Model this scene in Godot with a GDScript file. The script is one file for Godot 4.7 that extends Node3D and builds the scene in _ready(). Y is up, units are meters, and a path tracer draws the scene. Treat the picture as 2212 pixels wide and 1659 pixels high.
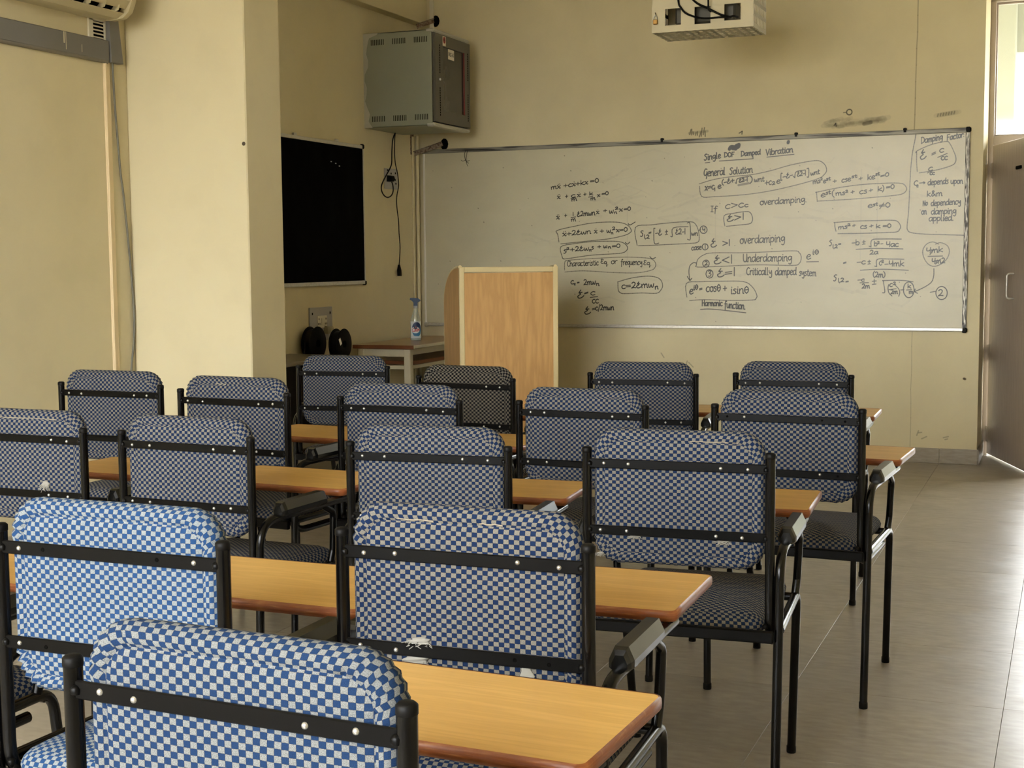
extends Node3D
# An empty classroom seen from its back: rows of checked writing-tablet armchairs, a whiteboard full of notes, daylight from windows behind and from the open door.
# World: x along the whiteboard wall, y up, z towards the camera. The floor is y = 0, the whiteboard wall z = 0, the wall with the air conditioner x = 0.

var rng := RandomNumberGenerator.new()
var M := {}
var MESH := {}
var counts := {}


func _ready() -> void:
	rng.seed = 7
	# ---------------------------------------------------------------- camera
	var cam := Camera3D.new()
	cam.name = "camera"
	cam.fov = 30.824
	cam.near = 0.05
	cam.far = 200.0
	cam.position = Vector3(4.33663, 1.29307, 9.00103)
	cam.basis = Basis.from_euler(Vector3(-0.08929, 0.38377, -0.00854))
	add_child(cam)
	cam.current = true
	# ---------------------------------------------------------------- sky and exposure
	var sky_look := ProceduralSkyMaterial.new()
	sky_look.sky_top_color = Color(0.98, 0.99, 1.0)
	sky_look.sky_horizon_color = Color(0.74, 0.745, 0.735)
	sky_look.sky_curve = 0.25
	sky_look.ground_bottom_color = Color(0.56, 0.53, 0.47)
	sky_look.ground_horizon_color = Color(0.6, 0.575, 0.52)
	sky_look.sky_energy_multiplier = 1.0
	sky_look.ground_energy_multiplier = 1.0
	var sky := Sky.new()
	sky.sky_material = sky_look
	var env := Environment.new()
	env.background_mode = Environment.BG_SKY
	env.sky = sky
	env.background_energy_multiplier = 1.0
	env.tonemap_mode = Environment.TONE_MAPPER_LINEAR
	env.tonemap_exposure = 41.0
	env.sdfgi_enabled = true
	env.ssao_enabled = true
	env.ssil_enabled = true
	var we := WorldEnvironment.new()
	we.name = "world_environment"
	we.environment = env
	add_child(we)
	make_materials()
	build_room()
	build_outside()
	build_front_wall_things()
	build_side_wall_things()
	build_tables()
	build_chairs()


# ==================================================================== naming and tagging
func numbered(called: String) -> String:
	var n: int = counts.get(called, 0)
	counts[called] = n + 1
	return called if n == 0 else "%s_%03d" % [called, n]


func tag(o: Node3D, label: String, category: String, group := "") -> Node3D:
	o.set_meta("label", label)
	o.set_meta("category", category)
	if group:
		o.set_meta("group", group)
	return o


func thing(called: String, label: String, category: String, at := Vector3.ZERO, turn := 0.0, group := "") -> Node3D:
	var o := Node3D.new()
	o.name = numbered(called)
	o.position = at
	o.rotation.y = turn
	add_child(o)
	return tag(o, label, category, group)


func part(called: String, mesh: Mesh, material: Material, parent: Node, at := Vector3.ZERO) -> MeshInstance3D:
	var o := MeshInstance3D.new()
	o.name = called
	o.mesh = mesh
	o.material_override = material
	o.position = at
	o.cast_shadow = GeometryInstance3D.SHADOW_CASTING_SETTING_ON
	parent.add_child(o, true)
	return o


func solo(called: String, mesh: Mesh, material: Material, label: String, category: String, at := Vector3.ZERO, group := "") -> MeshInstance3D:
	var o := part(numbered(called), mesh, material, self, at)
	tag(o, label, category, group)
	return o


func structure(called: String, mesh: Mesh, material: Material, label: String) -> MeshInstance3D:
	var o := part(called, mesh, material, self)
	o.set_meta("kind", "structure")
	o.set_meta("label", label)
	return o


# ==================================================================== shapes
class Shape:
	var v := PackedVector3Array()
	var n := PackedVector3Array()
	var uv := PackedVector2Array()

	func tri(a: Vector3, b: Vector3, c: Vector3, na: Vector3, nb: Vector3, nc: Vector3, ua := Vector2.ZERO, ub := Vector2.ZERO, uc := Vector2.ZERO) -> void:
		var g := (b - a).cross(c - a)
		if g.length_squared() < 1e-18:
			return
		if g.dot(na + nb + nc) > 0.0:
			v.append_array([a, c, b]); n.append_array([na, nc, nb]); uv.append_array([ua, uc, ub])
		else:
			v.append_array([a, b, c]); n.append_array([na, nb, nc]); uv.append_array([ua, ub, uc])

	func flat_quad(a: Vector3, b: Vector3, c: Vector3, d: Vector3, nn: Vector3, t: Array = []) -> void:
		var u: Array = t if t.size() == 4 else [plan(a, nn), plan(b, nn), plan(c, nn), plan(d, nn)]
		tri(a, b, c, nn, nn, nn, u[0], u[1], u[2])
		tri(a, c, d, nn, nn, nn, u[0], u[2], u[3])

	func quad(p: Array, nn: Array, u: Array) -> void:
		tri(p[0], p[1], p[2], nn[0], nn[1], nn[2], u[0], u[1], u[2])
		tri(p[0], p[2], p[3], nn[0], nn[2], nn[3], u[0], u[2], u[3])

	static func plan(p: Vector3, nn: Vector3) -> Vector2:
		var a := nn.abs()
		if a.x >= a.y and a.x >= a.z:
			return Vector2(p.z, -p.y)
		if a.y >= a.z:
			return Vector2(p.x, p.z)
		return Vector2(p.x, -p.y)

	# a box with chamfered edges
	func box(c: Vector3, s: Vector3, bev := 0.0, t := Transform3D.IDENTITY) -> Shape:
		var h := s / 2.0
		bev = minf(bev, minf(h.x, minf(h.y, h.z)) * 0.95)
		var P := func(sx: float, sy: float, sz: float, k: int) -> Vector3:
			var q := Vector3(h.x - (0.0 if k == 0 else bev), h.y - (0.0 if k == 1 else bev), h.z - (0.0 if k == 2 else bev))
			return t * (c + Vector3(q.x * sx, q.y * sy, q.z * sz))
		var sg := [-1.0, 1.0]
		for s1 in sg:
			var f: Array = [[-1.0, -1.0], [1.0, -1.0], [1.0, 1.0], [-1.0, 1.0]]
			flat_quad(P.call(s1, f[0][0], f[0][1], 0), P.call(s1, f[1][0], f[1][1], 0), P.call(s1, f[2][0], f[2][1], 0), P.call(s1, f[3][0], f[3][1], 0), t.basis * Vector3(s1, 0, 0))
			flat_quad(P.call(f[0][0], s1, f[0][1], 1), P.call(f[1][0], s1, f[1][1], 1), P.call(f[2][0], s1, f[2][1], 1), P.call(f[3][0], s1, f[3][1], 1), t.basis * Vector3(0, s1, 0))
			flat_quad(P.call(f[0][0], f[0][1], s1, 2), P.call(f[1][0], f[1][1], s1, 2), P.call(f[2][0], f[2][1], s1, 2), P.call(f[3][0], f[3][1], s1, 2), t.basis * Vector3(0, 0, s1))
		if bev > 0.0:
			for a in sg:
				for b in sg:
					flat_quad(P.call(a, b, -1.0, 0), P.call(a, b, 1.0, 0), P.call(a, b, 1.0, 1), P.call(a, b, -1.0, 1), t.basis * Vector3(a, b, 0).normalized())
					flat_quad(P.call(a, -1.0, b, 0), P.call(a, 1.0, b, 0), P.call(a, 1.0, b, 2), P.call(a, -1.0, b, 2), t.basis * Vector3(a, 0, b).normalized())
					flat_quad(P.call(-1.0, a, b, 1), P.call(1.0, a, b, 1), P.call(1.0, a, b, 2), P.call(-1.0, a, b, 2), t.basis * Vector3(0, a, b).normalized())
					for d in sg:
						var nn: Vector3 = t.basis * Vector3(a, b, d).normalized()
						tri(P.call(a, b, d, 0), P.call(a, b, d, 1), P.call(a, b, d, 2), nn, nn, nn)
		return self

	# a round tube along a path
	func tube(path: Array, r: float, seg := 10, capped := true) -> Shape:
		var count := path.size()
		var dirs := []
		for i in count:
			var a: Vector3 = path[maxi(i - 1, 0)]
			var b: Vector3 = path[mini(i + 1, count - 1)]
			dirs.append((b - a).normalized())
		var side: Vector3 = dirs[0].cross(Vector3.UP if absf(dirs[0].y) < 0.9 else Vector3.RIGHT).normalized()
		var rings := []
		var along := 0.0
		var runs := []
		for i in count:
			side = (side - dirs[i] * side.dot(dirs[i])).normalized()
			var up: Vector3 = dirs[i].cross(side)
			var ring := []
			for k in seg + 1:
				var w := TAU * k / seg
				ring.append(side * cos(w) + up * sin(w))
			rings.append(ring)
			if i > 0:
				along += (path[i] - path[i - 1]).length()
			runs.append(along)
		for i in count - 1:
			for k in seg:
				var n0: Vector3 = rings[i][k]
				var n1: Vector3 = rings[i][k + 1]
				var n2: Vector3 = rings[i + 1][k + 1]
				var n3: Vector3 = rings[i + 1][k]
				quad([path[i] + n0 * r, path[i] + n1 * r, path[i + 1] + n2 * r, path[i + 1] + n3 * r], [n0, n1, n2, n3],
					[Vector2(TAU * r * k / seg, runs[i]), Vector2(TAU * r * (k + 1) / seg, runs[i]), Vector2(TAU * r * (k + 1) / seg, runs[i + 1]), Vector2(TAU * r * k / seg, runs[i + 1])])
		if capped:
			for e in [0, count - 1]:
				var nn: Vector3 = -dirs[0] if e == 0 else dirs[count - 1]
				for k in seg:
					tri(path[e], path[e] + rings[e][k] * r, path[e] + rings[e][k + 1] * r, nn, nn, nn)
		return self

	# a polygon in xy pushed out along z from z0 to z1
	func extrude(poly: PackedVector2Array, z0: float, z1: float, t := Transform3D.IDENTITY, smooth := false) -> Shape:
		var idx := Geometry2D.triangulate_polygon(poly)
		for e in 2:
			var z: float = [z0, z1][e]
			var nn := t.basis * Vector3(0, 0, (-1.0 if e == 0 else 1.0) * signf(z1 - z0))
			for i in range(0, idx.size(), 3):
				var a := poly[idx[i]]
				var b := poly[idx[i + 1]]
				var c := poly[idx[i + 2]]
				tri(t * Vector3(a.x, a.y, z), t * Vector3(b.x, b.y, z), t * Vector3(c.x, c.y, z), nn, nn, nn, a, b, c)
		var turn := -1.0 if Geometry2D.is_polygon_clockwise(poly) else 1.0
		var m := poly.size()
		var nrm := []
		for i in m:
			var d := (poly[(i + 1) % m] - poly[i]).normalized()
			nrm.append(t.basis * Vector3(d.y, -d.x, 0) * turn)
		var run := 0.0
		for i in m:
			var a := poly[i]
			var b := poly[(i + 1) % m]
			var na: Vector3 = nrm[i]
			var nb: Vector3 = nrm[i]
			if smooth:
				if nrm[(i + m - 1) % m].dot(nrm[i]) > 0.7:
					na = (nrm[(i + m - 1) % m] + nrm[i]).normalized()
				if nrm[(i + 1) % m].dot(nrm[i]) > 0.7:
					nb = (nrm[(i + 1) % m] + nrm[i]).normalized()
			var l := a.distance_to(b)
			quad([t * Vector3(a.x, a.y, z0), t * Vector3(b.x, b.y, z0), t * Vector3(b.x, b.y, z1), t * Vector3(a.x, a.y, z1)], [na, nb, nb, na],
				[Vector2(run, z0), Vector2(run + l, z0), Vector2(run + l, z1), Vector2(run, z1)])
			run += l
		return self

	# a profile of (radius, height) turned round y, squeezed in z by flat
	func lathe(profile: Array, seg := 24, t := Transform3D.IDENTITY, squeeze := 1.0) -> Shape:
		var m := profile.size()
		var nr := []
		for i in m - 1:
			var d: Vector2 = (profile[i + 1] - profile[i]).normalized()
			nr.append(Vector2(d.y, -d.x))
		for i in m - 1:
			var na: Vector2 = nr[i]
			var nb: Vector2 = nr[i]
			if i > 0 and nr[i - 1].dot(nr[i]) > 0.6:
				na = (nr[i - 1] + nr[i]).normalized()
			if i < m - 2 and nr[i + 1].dot(nr[i]) > 0.6:
				nb = (nr[i + 1] + nr[i]).normalized()
			for k in seg:
				var p := []
				var q := []
				var u := []
				for e in [[0, 0], [0, 1], [1, 1], [1, 0]]:
					var w: float = TAU * (k + e[1]) / seg
					var pt: Vector2 = profile[i + e[0]]
					var nn: Vector2 = nb if e[0] else na
					p.append(t * Vector3(cos(w) * pt.x, pt.y, sin(w) * pt.x * squeeze))
					q.append((t.basis * Vector3(cos(w) * nn.x * squeeze, nn.y * squeeze, sin(w) * nn.x)).normalized())
					u.append(Vector2(float(k + e[1]) / seg, pt.y))
				quad(p, q, u)
		return self

	# sections (arrays of points, all the same length and closed) joined by flat faces and capped
	func loft(sections: Array) -> Shape:
		var m: int = sections[0].size()
		var mid := Vector3.ZERO
		for s in sections:
			for q in s:
				mid += q / (m * sections.size())
		for i in sections.size() - 1:
			var cen := Vector3.ZERO
			for q in sections[i]:
				cen += q / (2.0 * m)
			for q in sections[i + 1]:
				cen += q / (2.0 * m)
			for k in m:
				var a: Vector3 = sections[i][k]
				var b: Vector3 = sections[i][(k + 1) % m]
				var c: Vector3 = sections[i + 1][(k + 1) % m]
				var d: Vector3 = sections[i + 1][k]
				var nn := (c - a).cross(d - b).normalized()
				if nn.dot((a + b + c + d) / 4.0 - cen) < 0.0:
					nn = -nn
				flat_quad(a, b, c, d, nn)
		for e in [0, sections.size() - 1]:
			var cen := Vector3.ZERO
			for q in sections[e]:
				cen += q / m
			var nn := (cen - mid).normalized()
			for k in m:
				tri(cen, sections[e][k], sections[e][(k + 1) % m], nn, nn, nn)
		return self

	func mesh() -> ArrayMesh:
		var a := []
		a.resize(Mesh.ARRAY_MAX)
		a[Mesh.ARRAY_VERTEX] = v
		a[Mesh.ARRAY_NORMAL] = n
		a[Mesh.ARRAY_TEX_UV] = uv
		var m := ArrayMesh.new()
		m.add_surface_from_arrays(Mesh.PRIMITIVE_TRIANGLES, a)
		return m


func box_mesh(c: Vector3, s: Vector3, bev := 0.0) -> ArrayMesh:
	return Shape.new().box(c, s, bev).mesh()


# from corner to corner
func span(a: Vector3, b: Vector3, bev := 0.0) -> ArrayMesh:
	return Shape.new().box((a + b) / 2.0, (b - a).abs(), bev).mesh()


# a path whose inner corners are rounded with the radius
func fillet(pts: Array, r: float, steps := 6) -> Array:
	var out := [pts[0]]
	for i in range(1, pts.size() - 1):
		var p: Vector3 = pts[i]
		var a: Vector3 = (pts[i - 1] - p).normalized()
		var b: Vector3 = (pts[i + 1] - p).normalized()
		var half := acos(clampf(a.dot(b), -1.0, 1.0)) / 2.0
		var cut := minf(r / tan(half), minf((pts[i - 1] - p).length(), (pts[i + 1] - p).length()) * 0.48)
		for k in steps + 1:
			var t := float(k) / steps
			var q0 := p + a * cut
			var q2 := p + b * cut
			out.append(q0.lerp(p, t).lerp(p.lerp(q2, t), t))
	out.append(pts[-1])
	return out


# a smooth curve through the points
func smooth_path(pts: Array, steps := 5) -> Array:
	var out := []
	for i in pts.size() - 1:
		var p0: Vector3 = pts[maxi(i - 1, 0)]
		var p1: Vector3 = pts[i]
		var p2: Vector3 = pts[i + 1]
		var p3: Vector3 = pts[mini(i + 2, pts.size() - 1)]
		for k in steps:
			out.append(p1.cubic_interpolate(p2, p0, p3, float(k) / steps))
	out.append(pts[-1])
	return out


# "y,z; y,z" read as points on the plane across x
func across_x(text: String, x: float) -> Array:
	var out := []
	for s in text.split("; "):
		var c := s.split(",")
		out.append(Vector3(x, float(c[0]), float(c[1])))
	return out


func across_z(text: String, z: float) -> Array:
	var out := []
	for s in text.split("; "):
		var c := s.split(",")
		out.append(Vector3(float(c[0]), float(c[1]), z))
	return out


# outline of a rounded rectangle, the same number of points whatever the radius
func rounded(a: float, b: float, r: float, side := 10, corner := 10) -> Array:
	var out := []
	r = clampf(r, 0.0005, minf(a, b) - 0.0005)
	var cs := [Vector2(a - r, b - r), Vector2(a - r, -b + r), Vector2(-a + r, -b + r), Vector2(-a + r, b - r)]
	for q in 4:
		var c: Vector2 = cs[q]
		for k in corner + 1:
			var w := PI / 2.0 - PI / 2.0 * (q + float(k) / corner)
			out.append(c + Vector2(cos(w), sin(w)) * r)
		var nx: Vector2 = cs[(q + 1) % 4]
		var w2 := PI / 2.0 - PI / 2.0 * (q + 1)
		var from := c + Vector2(cos(w2), sin(w2)) * r
		var to := nx + Vector2(cos(w2), sin(w2)) * r
		for k in range(1, side):
			out.append(from.lerp(to, float(k) / side))
	return out


# A stuffed cushion lying in xy with its panel towards +z: the panel is sewn to a border that wraps over the edge; pleats gather at the corners.
# rows: [0, factor, z] for a ring of the panel shrunk by the factor, [1, inset, z] for a ring of the border.
func cushion(a: float, b: float, r: float, rows: Array, cell: Vector2, pleat: float) -> Shape:
	var side := 12
	var corner := 12
	var outer := rounded(a, b, r, side, corner)
	var m := outer.size()
	var per := corner + side
	var start := 0
	var lengths := [0.0]
	for i in m:
		lengths.append(lengths[i] + outer[i].distance_to(outer[(i + 1) % m]))
	var total: float = lengths[m]
	var even := roundf(total / (cell.x / 4.0)) * (cell.x / 4.0) / total  # whole pairs of checks all the way round
	for i in m + 1:
		lengths[i] *= even
	# arc length is counted so that it equals x along the upper edge
	var shift: float = a - r
	var seam_inset := 0.0
	for w in rows:
		if w[0] == 1:
			seam_inset = w[1]
			break
	var seam := rounded(a - seam_inset, b - seam_inset, r - seam_inset * 0.6, side, corner)
	var dents := FastNoiseLite.new()
	dents.seed = 4
	dents.frequency = 0.012
	var rings := []
	var s_along := []
	var run := 0.0
	for w in rows.size():
		var row: Array = rows[w]
		var ring := []
		var flat: Array = seam if row[0] == 0 else rounded(a - row[1], b - row[1], r - row[1] * 0.6, side, corner)
		for i in m:
			var q: Vector2 = flat[i] * (row[1] if row[0] == 0 else 1.0)
			var z: float = row[2]
			var k := i % per
			if row[0] == 0 and pleat > 0.0 and z > 0.0 and row[1] > 0.0:
				z += 0.0016 * dents.get_noise_2d(q.x * 1000.0, q.y * 1000.0)
			if row[0] == 1 and pleat > 0.0 and w > 0 and rows[w - 1][0] == 1 and row[1] < seam_inset and k <= corner:
				z += pleat * (1.0 if k % 2 == 0 else -1.0)
				q *= 1.0 + 0.004 * (1.0 if k % 2 == 0 else -1.0)
			ring.append(Vector3(q.x, q.y, z))
		rings.append(ring)
		if w > 0:
			var d0: Vector3 = rings[w][per - side / 2] - rings[w - 1][per - side / 2]
			run += d0.length() if row[0] == 1 and rows[w - 1][0] == 1 else 0.0
		s_along.append(run)
	# smooth normals
	var nr := []
	for w in rings.size():
		var line := []
		for i in m:
			var du: Vector3 = rings[w][(i + 1) % m] - rings[w][(i + m - 1) % m]
			var dv: Vector3 = rings[mini(w + 1, rings.size() - 1)][i] - rings[maxi(w - 1, 0)][i]
			var nn := du.cross(dv)
			line.append(nn.normalized() if nn.length() > 1e-9 else Vector3(0, 0, 1))
		nr.append(line)
	var sign_ := 1.0
	if nr[1][per - side / 2].z < 0.0:
		sign_ = -1.0
	var sh := Shape.new()
	for w in rings.size() - 1:
		var panel: bool = rows[w][0] == 0 and (rows[w + 1][0] == 0 or rows[w + 1][1] >= seam_inset)
		for i in m:
			var j := (i + 1) % m
			var p := [rings[w][i], rings[w][j], rings[w + 1][j], rings[w + 1][i]]
			var q := [nr[w][i] * sign_, nr[w][j] * sign_, nr[w + 1][j] * sign_, nr[w + 1][i] * sign_]
			var u := []
			if panel or rows[w][0] == 0 or rows[w + 1][0] == 0:
				for e in p:
					u.append(Vector2(e.x / cell.x, -e.y / cell.y))
			else:
				var l0: float = (lengths[i] + shift) / cell.x
				var l1: float = (lengths[i + 1] + shift) / cell.x
				var v0: float = -(b - seam_inset + s_along[w]) / cell.y
				var v1: float = -(b - seam_inset + s_along[w + 1]) / cell.y
				u = [Vector2(l0, v0), Vector2(l1, v0), Vector2(l1, v1), Vector2(l0, v1)]
			sh.quad(p, q, u)
	return sh


# ==================================================================== materials
func mat(albedo: Color, roughness := 0.6, metallic := 0.0) -> StandardMaterial3D:
	var m := StandardMaterial3D.new()
	m.albedo_color = albedo
	m.roughness = roughness
	m.metallic = metallic
	return m


func lin(r: float, g: float, b: float) -> Color:
	return Color(r, g, b).linear_to_srgb()


# a noise texture whose colours run through the ramp
func noise_map(seed_: int, freq: float, ramp: Array, size := Vector2i(512, 512), octaves := 4, stretch := 1.0) -> Texture2D:
	var f := FastNoiseLite.new()
	f.seed = seed_
	f.frequency = freq
	f.fractal_octaves = octaves
	var im := Image.create(size.x, size.y, false, Image.FORMAT_RGB8)
	var wrap := 0.25
	for y in size.y:
		for x in size.x:
			# blended over the edge so that it repeats without a seam
			var k := f.get_noise_2d(x / stretch, y)
			var ex := clampf((x - size.x * (1.0 - wrap)) / (size.x * wrap), 0.0, 1.0)
			var ey := clampf((y - size.y * (1.0 - wrap)) / (size.y * wrap), 0.0, 1.0)
			if ex > 0.0:
				k = lerpf(k, f.get_noise_2d((x - size.x) / stretch, y), ex)
			if ey > 0.0:
				var k2 := f.get_noise_2d(x / stretch, y - size.y)
				if ex > 0.0:
					k2 = lerpf(k2, f.get_noise_2d((x - size.x) / stretch, y - size.y), ex)
				k = lerpf(k, k2, ey)
			var t := clampf(k * 0.9 + 0.5, 0.0, 0.999) * (ramp.size() - 1)
			var i := int(t)
			im.set_pixel(x, y, ramp[i].lerp(ramp[i + 1], t - i))
	return ImageTexture.create_from_image(im)


func fabric_image(dark: Color, light: Color) -> Array:
	var n := 8
	var px := 64
	var size := n * px
	var im := Image.create(size, size, false, Image.FORMAT_RGB8)
	var bump := Image.create(size, size, false, Image.FORMAT_RGB8)
	var f := FastNoiseLite.new()
	f.seed = 11
	f.frequency = 0.09
	var g := FastNoiseLite.new()
	g.seed = 5
	g.frequency = 0.02
	for y in size:
		for x in size:
			var wx := x + 2.5 * g.get_noise_2d(x, y)
			var wy := y + 2.5 * g.get_noise_2d(x + 900, y)
			var cx := int(floor(wx / px))
			var cy := int(floor(wy / px))
			var fx := fposmod(wx, px) / px
			var fy := fposmod(wy, px) / px
			var edge := minf(minf(fx, 1.0 - fx), minf(fy, 1.0 - fy))
			var soft := clampf(edge / 0.07, 0.0, 1.0)
			var k := f.get_noise_2d(x, y)
			var c: Color
			var h: float
			if (cx + cy) % 2 == 0:
				c = dark * (1.0 + 0.22 * k) * (0.82 + 0.18 * soft)
				h = 0.42 + 0.05 * sin(wy * 0.8) + 0.12 * soft
			else:
				c = light * (1.0 + 0.34 * k) * (0.72 + 0.28 * soft)
				h = 0.5 + 0.3 * k + 0.2 * soft
			c.a = 1.0
			im.set_pixel(x, y, c.clamp())
			bump.set_pixel(x, y, Color(h, h, h))
	bump.bump_map_to_normal_map(3.0)
	return [ImageTexture.create_from_image(im), ImageTexture.create_from_image(bump)]


func fabric(dark: Color, light: Color) -> StandardMaterial3D:
	var t := fabric_image(dark, light)
	var m := mat(Color.WHITE, 0.92)
	m.albedo_texture = t[0]
	m.normal_enabled = true
	m.normal_texture = t[1]
	m.normal_scale = 0.7
	m.metallic_specular = 0.25
	return m


func wood_image(a: Color, b: Color, seed_: int) -> Texture2D:
	return noise_map(seed_, 0.03, [a, a.lerp(b, 0.35), b, a.lerp(b, 0.5), a], Vector2i(768, 512), 5, 14.0)


func triplanar(m: StandardMaterial3D, t: Texture2D, scale: Vector3, world := true) -> StandardMaterial3D:
	m.albedo_texture = t
	m.uv1_triplanar = true
	m.uv1_world_triplanar = world
	m.uv1_scale = scale
	return m


func make_materials() -> void:
	var cream := lin(0.67, 0.595, 0.39)
	M.wall = triplanar(mat(Color.WHITE, 0.75), noise_map(21, 0.012, [cream.darkened(0.018), cream, cream.lightened(0.012)], Vector2i(512, 512)), Vector3(0.4, 0.4, 0.4))
	M.wall.heightmap_enabled = true
	M.wall.heightmap_scale = 0.05
	M.wall.heightmap_texture = noise_map(22, 0.05, [Color(0.3, 0.3, 0.3), Color(0.7, 0.7, 0.7)], Vector2i(512, 512), 5)
	M.ceiling = mat(lin(0.82, 0.78, 0.66), 0.85)
	M.fabric = fabric(lin(0.0062, 0.0165, 0.050), lin(0.155, 0.145, 0.124))
	M.fabric_black = fabric(lin(0.0035, 0.0035, 0.0055), lin(0.13, 0.115, 0.092))
	M.fabric_faded = fabric(lin(0.013, 0.041, 0.112), lin(0.180, 0.197, 0.205))
	M.fabric_cool = fabric(lin(0.009, 0.025, 0.068), lin(0.150, 0.154, 0.150))
	M.tube = mat(lin(0.0016, 0.0015, 0.0014), 0.22)
	M.tube.metallic_specular = 0.36
	M.bar = mat(lin(0.0020, 0.0018, 0.0016), 0.36)
	M.bar.metallic_specular = 0.24
	M.pad = mat(lin(0.0028, 0.0028, 0.0024), 0.27)
	M.pad.metallic_specular = 0.5
	M.rubber = mat(lin(0.004, 0.0036, 0.0032), 0.5)
	M.rubber.metallic_specular = 0.25
	M.steel = mat(lin(0.6, 0.6, 0.58), 0.3, 0.9)
	M.brass = mat(lin(0.42, 0.25, 0.08), 0.4, 0.8)
	M.weld = mat(lin(0.09, 0.08, 0.07), 0.5, 0.6)
	M.stuffing = mat(lin(0.27, 0.26, 0.23), 1.0)
	M.thread = mat(lin(0.26, 0.23, 0.17), 0.9)
	var lam := wood_image(lin(0.66, 0.41, 0.13), lin(0.57, 0.345, 0.10), 31)
	M.laminate = mat(Color.WHITE, 0.38)
	M.laminate.metallic_specular = 0.36
	M.laminate.albedo_texture = lam
	M.laminate.uv1_scale = Vector3(1.6, 2.4, 1)
	M.band = triplanar(mat(Color.WHITE, 0.38), noise_map(41, 0.05, [lin(0.20, 0.052, 0.014), lin(0.24, 0.066, 0.018), lin(0.27, 0.08, 0.022), lin(0.42, 0.18, 0.06)], Vector2i(256, 256), 4, 5.0), Vector3(6, 22, 6))
	M.podium_wood = mat(Color.WHITE, 0.45)
	M.podium_wood.albedo_texture = wood_image(lin(0.66, 0.40, 0.165), lin(0.55, 0.32, 0.125), 33)
	M.podium_wood.uv1_scale = Vector3(1.0, 1.0, 1)
	M.cream_band = mat(lin(0.72, 0.60, 0.34), 0.5)
	M.desk_top = mat(Color.WHITE, 0.28)
	M.desk_top.albedo_texture = wood_image(lin(0.42, 0.27, 0.13), lin(0.35, 0.22, 0.10), 35)
	M.desk_edge = mat(lin(0.16, 0.055, 0.02), 0.4)
	M.cream_paint = mat(lin(0.66, 0.60, 0.42), 0.45)
	M.dark_desk = mat(lin(0.16, 0.145, 0.115), 0.4)
	M.black = mat(lin(0.003, 0.003, 0.003), 0.6)
	M.black.metallic_specular = 0.2
	M.chalkboard = triplanar(mat(Color.WHITE, 0.6), noise_map(51, 0.02, [lin(0.0008, 0.0008, 0.0006), lin(0.0012, 0.0012, 0.001), lin(0.003, 0.003, 0.0027)], Vector2i(256, 256)), Vector3(1.2, 0.5, 1.2))
	M.chalkboard.metallic_specular = 0.08
	M.alu = triplanar(mat(Color.WHITE, 0.35, 0.6), noise_map(52, 0.03, [lin(0.5, 0.48, 0.43), lin(0.62, 0.60, 0.55), lin(0.55, 0.53, 0.48)], Vector2i(256, 256)), Vector3(3, 3, 3))
	M.alu_worn = triplanar(mat(Color.WHITE, 0.45, 0.2), noise_map(53, 0.03, [lin(0.02, 0.02, 0.018), lin(0.05, 0.045, 0.04), lin(0.22, 0.21, 0.175), lin(0.27, 0.26, 0.215), lin(0.24, 0.225, 0.185), lin(0.36, 0.34, 0.28)], Vector2i(512, 256), 4, 6.0), Vector3(0.8, 6, 0.8))
	M.alu_worn_tall = triplanar(mat(Color.WHITE, 0.45, 0.2), noise_map(54, 0.03, [lin(0.02, 0.02, 0.018), lin(0.06, 0.05, 0.045), lin(0.62, 0.6, 0.52), lin(0.7, 0.68, 0.6)], Vector2i(256, 256), 4, 0.5), Vector3(8, 1.6, 8))
	M.white_plastic = mat(lin(0.68, 0.64, 0.52), 0.4)
	M.ac_plastic = mat(lin(0.50, 0.435, 0.27), 0.45)
	M.socket_grey = mat(lin(0.42, 0.41, 0.40), 0.45)
	M.duct_grey = mat(lin(0.155, 0.15, 0.14), 0.5)
	M.rack_grey = triplanar(mat(Color.WHITE, 0.42), noise_map(61, 0.01, [lin(0.285, 0.30, 0.225), lin(0.31, 0.325, 0.25)], Vector2i(128, 128)), Vector3(1, 1, 1))
	M.rack_light = mat(lin(0.48, 0.47, 0.40), 0.45)
	M.rack_dark = mat(lin(0.085, 0.082, 0.066), 0.4)
	M.device = mat(lin(0.42, 0.39, 0.30), 0.5)
	M.paper = mat(lin(0.8, 0.76, 0.68), 0.7)
	M.red = mat(lin(0.16, 0.02, 0.016), 0.5)
	M.rust = triplanar(mat(Color.WHITE, 0.8), noise_map(62, 0.06, [lin(0.03, 0.02, 0.012), lin(0.16, 0.09, 0.05), lin(0.30, 0.25, 0.19), lin(0.22, 0.20, 0.16)], Vector2i(128, 128)), Vector3(6, 6, 6))
	M.cable = mat(lin(0.004, 0.0036, 0.0032), 0.5)
	M.cable.metallic_specular = 0.25
	M.grey_cable = mat(lin(0.16, 0.155, 0.12), 0.55)
	M.door = triplanar(mat(Color.WHITE, 0.34), noise_map(63, 0.02, [lin(0.36, 0.30, 0.25), lin(0.42, 0.355, 0.30), lin(0.49, 0.42, 0.36)], Vector2i(512, 256), 4, 0.25), Vector3(3, 0.7, 3))
	M.frame = mat(lin(0.46, 0.40, 0.345), 0.5)
	M.outside = mat(lin(0.27, 0.285, 0.245), 0.8)
	M.outside_brick = triplanar(mat(Color.WHITE, 0.9), noise_map(64, 0.06, [lin(0.16, 0.13, 0.09), lin(0.24, 0.21, 0.16)], Vector2i(128, 128)), Vector3(0.8, 0.8, 0.8))
	M.blue_glass = mat(lin(0.12, 0.17, 0.2), 0.3)
	var glass := mat(Color(0.95, 1.0, 0.98, 0.06), 0.04)
	glass.transparency = BaseMaterial3D.TRANSPARENCY_ALPHA
	M.glass = glass
	var smoked := mat(Color(0.10, 0.09, 0.07, 0.38), 0.08)
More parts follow.
